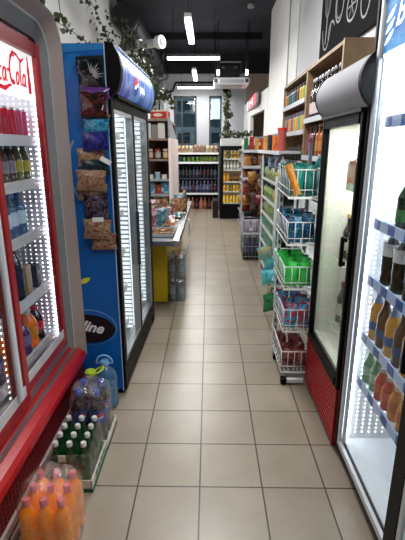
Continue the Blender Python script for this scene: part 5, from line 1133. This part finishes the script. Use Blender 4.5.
def flatjug():
    x, y = -.70, 2.25; t = thing('water_jug', 'water bottle with yellow green cap and ring handle behind the cola pack', 'bottle', (x, y, 0))
    pr = [(.034, 0), (.042, .01), (.042, .19), (.036, .24), (.02, .265), (.016, .285)]
    part('body', MB().lathe(pr, PET, 18, (x, y, .001)).lathe([(a*.9, b+.004) for a, b in pr if b < .21], P('#a7b8c0', .1, coat=.6), 18, (x, y, .001)), t)
    part('cap', MB().lathe([(.03, .285), (.032, .31), (.024, .317)], P('#a9c828', .35), 16, (x, y, 0)), t)
    h = MB().path([(x+.03+.04*math.cos(a)+.01, y+.035*math.sin(a), .31+.022*math.cos(a)) for a in [2*PI*k/14 for k in range(15)]], .006, P('#b8d030', .35), 8)
    part('handle', h, t)
flatjug()

# ================================================================== red light sign on the partition
rs = thing('light_sign', 'red and white lit sign jutting from the partition wall on the right', 'sign', (1.02, 10.3, 2.5))
m = MB(); sx = 1.02
pts = [(9.55, 2.50), (9.6, 2.47), (11.7, 2.47), (11.75, 2.50), (11.75, 2.68), (11.7, 2.71), (9.6, 2.71), (9.55, 2.68)]
part('housing', MB().prism([(p, z) for p, z in pts], .985, 1.03, P('#8b8c90', .4), 'x'), rs)
part('lit_face', MB().prism([(9.62, 2.49), (11.68, 2.49), (11.68, 2.69), (9.62, 2.69)], .978, .985, P('#e0404a', .4, emit=1.1), 'x'), rs)
m = MB()
for a, b in ((11.45, 11.68), (10.9, 11.02), (10.25, 10.4)): m.box(.976, .978, a, b, 2.52 if a < 11.4 else 2.49, 2.66 if a < 11.4 else 2.69, P('#fff4f6', .4, emit=1.6))
m.box(.976, .978, 10.4, 10.75, 2.58, 2.61, P('#fff4f6', .4, emit=1.2))
part('white_marks', m, rs)

# ================================================================== LIGHTS, WORLD, CAMERA
def area(loc, sx_, sy_, power, col=(1, .98, .95), rot=(0, 0, 0), name='lamp'):
    l = bpy.data.lights.new(name, 'AREA'); l.shape = 'RECTANGLE'; l.size = sx_; l.size_y = sy_; l.energy = power; l.color = col
    o = bpy.data.objects.new(name, l); COL.objects.link(o); o.location = loc; o.rotation_euler = rot
    return o
area((-.28, 6.8, 3.12), .3, 1.3, 50); area((-.3, 8.66, 3.12), 1, .3, 40); area((-.33, 10.6, 3.12), .3, 1.3, 46); area((-.35, 11.9, 3.0), 1, .2, 24)
area((.05, 3.65, 3.22), .5, 1.3, 44); area((.05, 1.05, 3.22), .5, 1.3, 26)  # lamps of the two added tube lights
area((-1.2, 1.6, 2.06), .4, 1.3, 5, (.95, .97, 1)); area((.91, 1.25, 2.10), .25, 1.2, 16, (.95, .97, 1))
area((.88, 2.36, 1.69), .2, .45, 6, (1, 1, .93)); area(L2W(-.3, .6, 1.81), .3, 1.0, 3, (.96, .98, 1)); area((.42, 10.0, 1.72), .5, .2, 4, (1, .9, .7))
for lc, en in (((-.1, 3.9, 3.0), 42), ((-.28, 6.8, 2.95), 22), ((-.3, 10.2, 2.9), 16)):  # added point fills near the tube lights to brighten the walls
    l = bpy.data.lights.new('lamp', 'POINT'); l.energy = en; l.shadow_soft_size = .25; l.color = (1, .98, .96)
    o = bpy.data.objects.new('lamp', l); COL.objects.link(o); o.location = lc
w = bpy.data.worlds.new('world'); S.world = w; w.use_nodes = True
w.node_tree.nodes['Background'].inputs[0].default_value = (.55, .65, .75, 1); w.node_tree.nodes['Background'].inputs[1].default_value = .25
cam = bpy.data.cameras.new('camera'); co = bpy.data.objects.new('camera', cam); COL.objects.link(co); S.camera = co
cam.sensor_fit = 'VERTICAL'; cam.sensor_height = 24; cam.lens = 425*24/540; cam.clip_start = .05
th = math.atan(122.5/425); yaw = math.atan(6.5*math.cos(th)/425)
co.location = (0, 0, 1.587); co.rotation_euler = (PI/2-th, 0, yaw)
S.view_settings.view_transform = 'Standard'; S.view_settings.look = 'None'; S.view_settings.exposure = 0
S.cycles.max_bounces = 8; S.cycles.transparent_max_bounces = 24
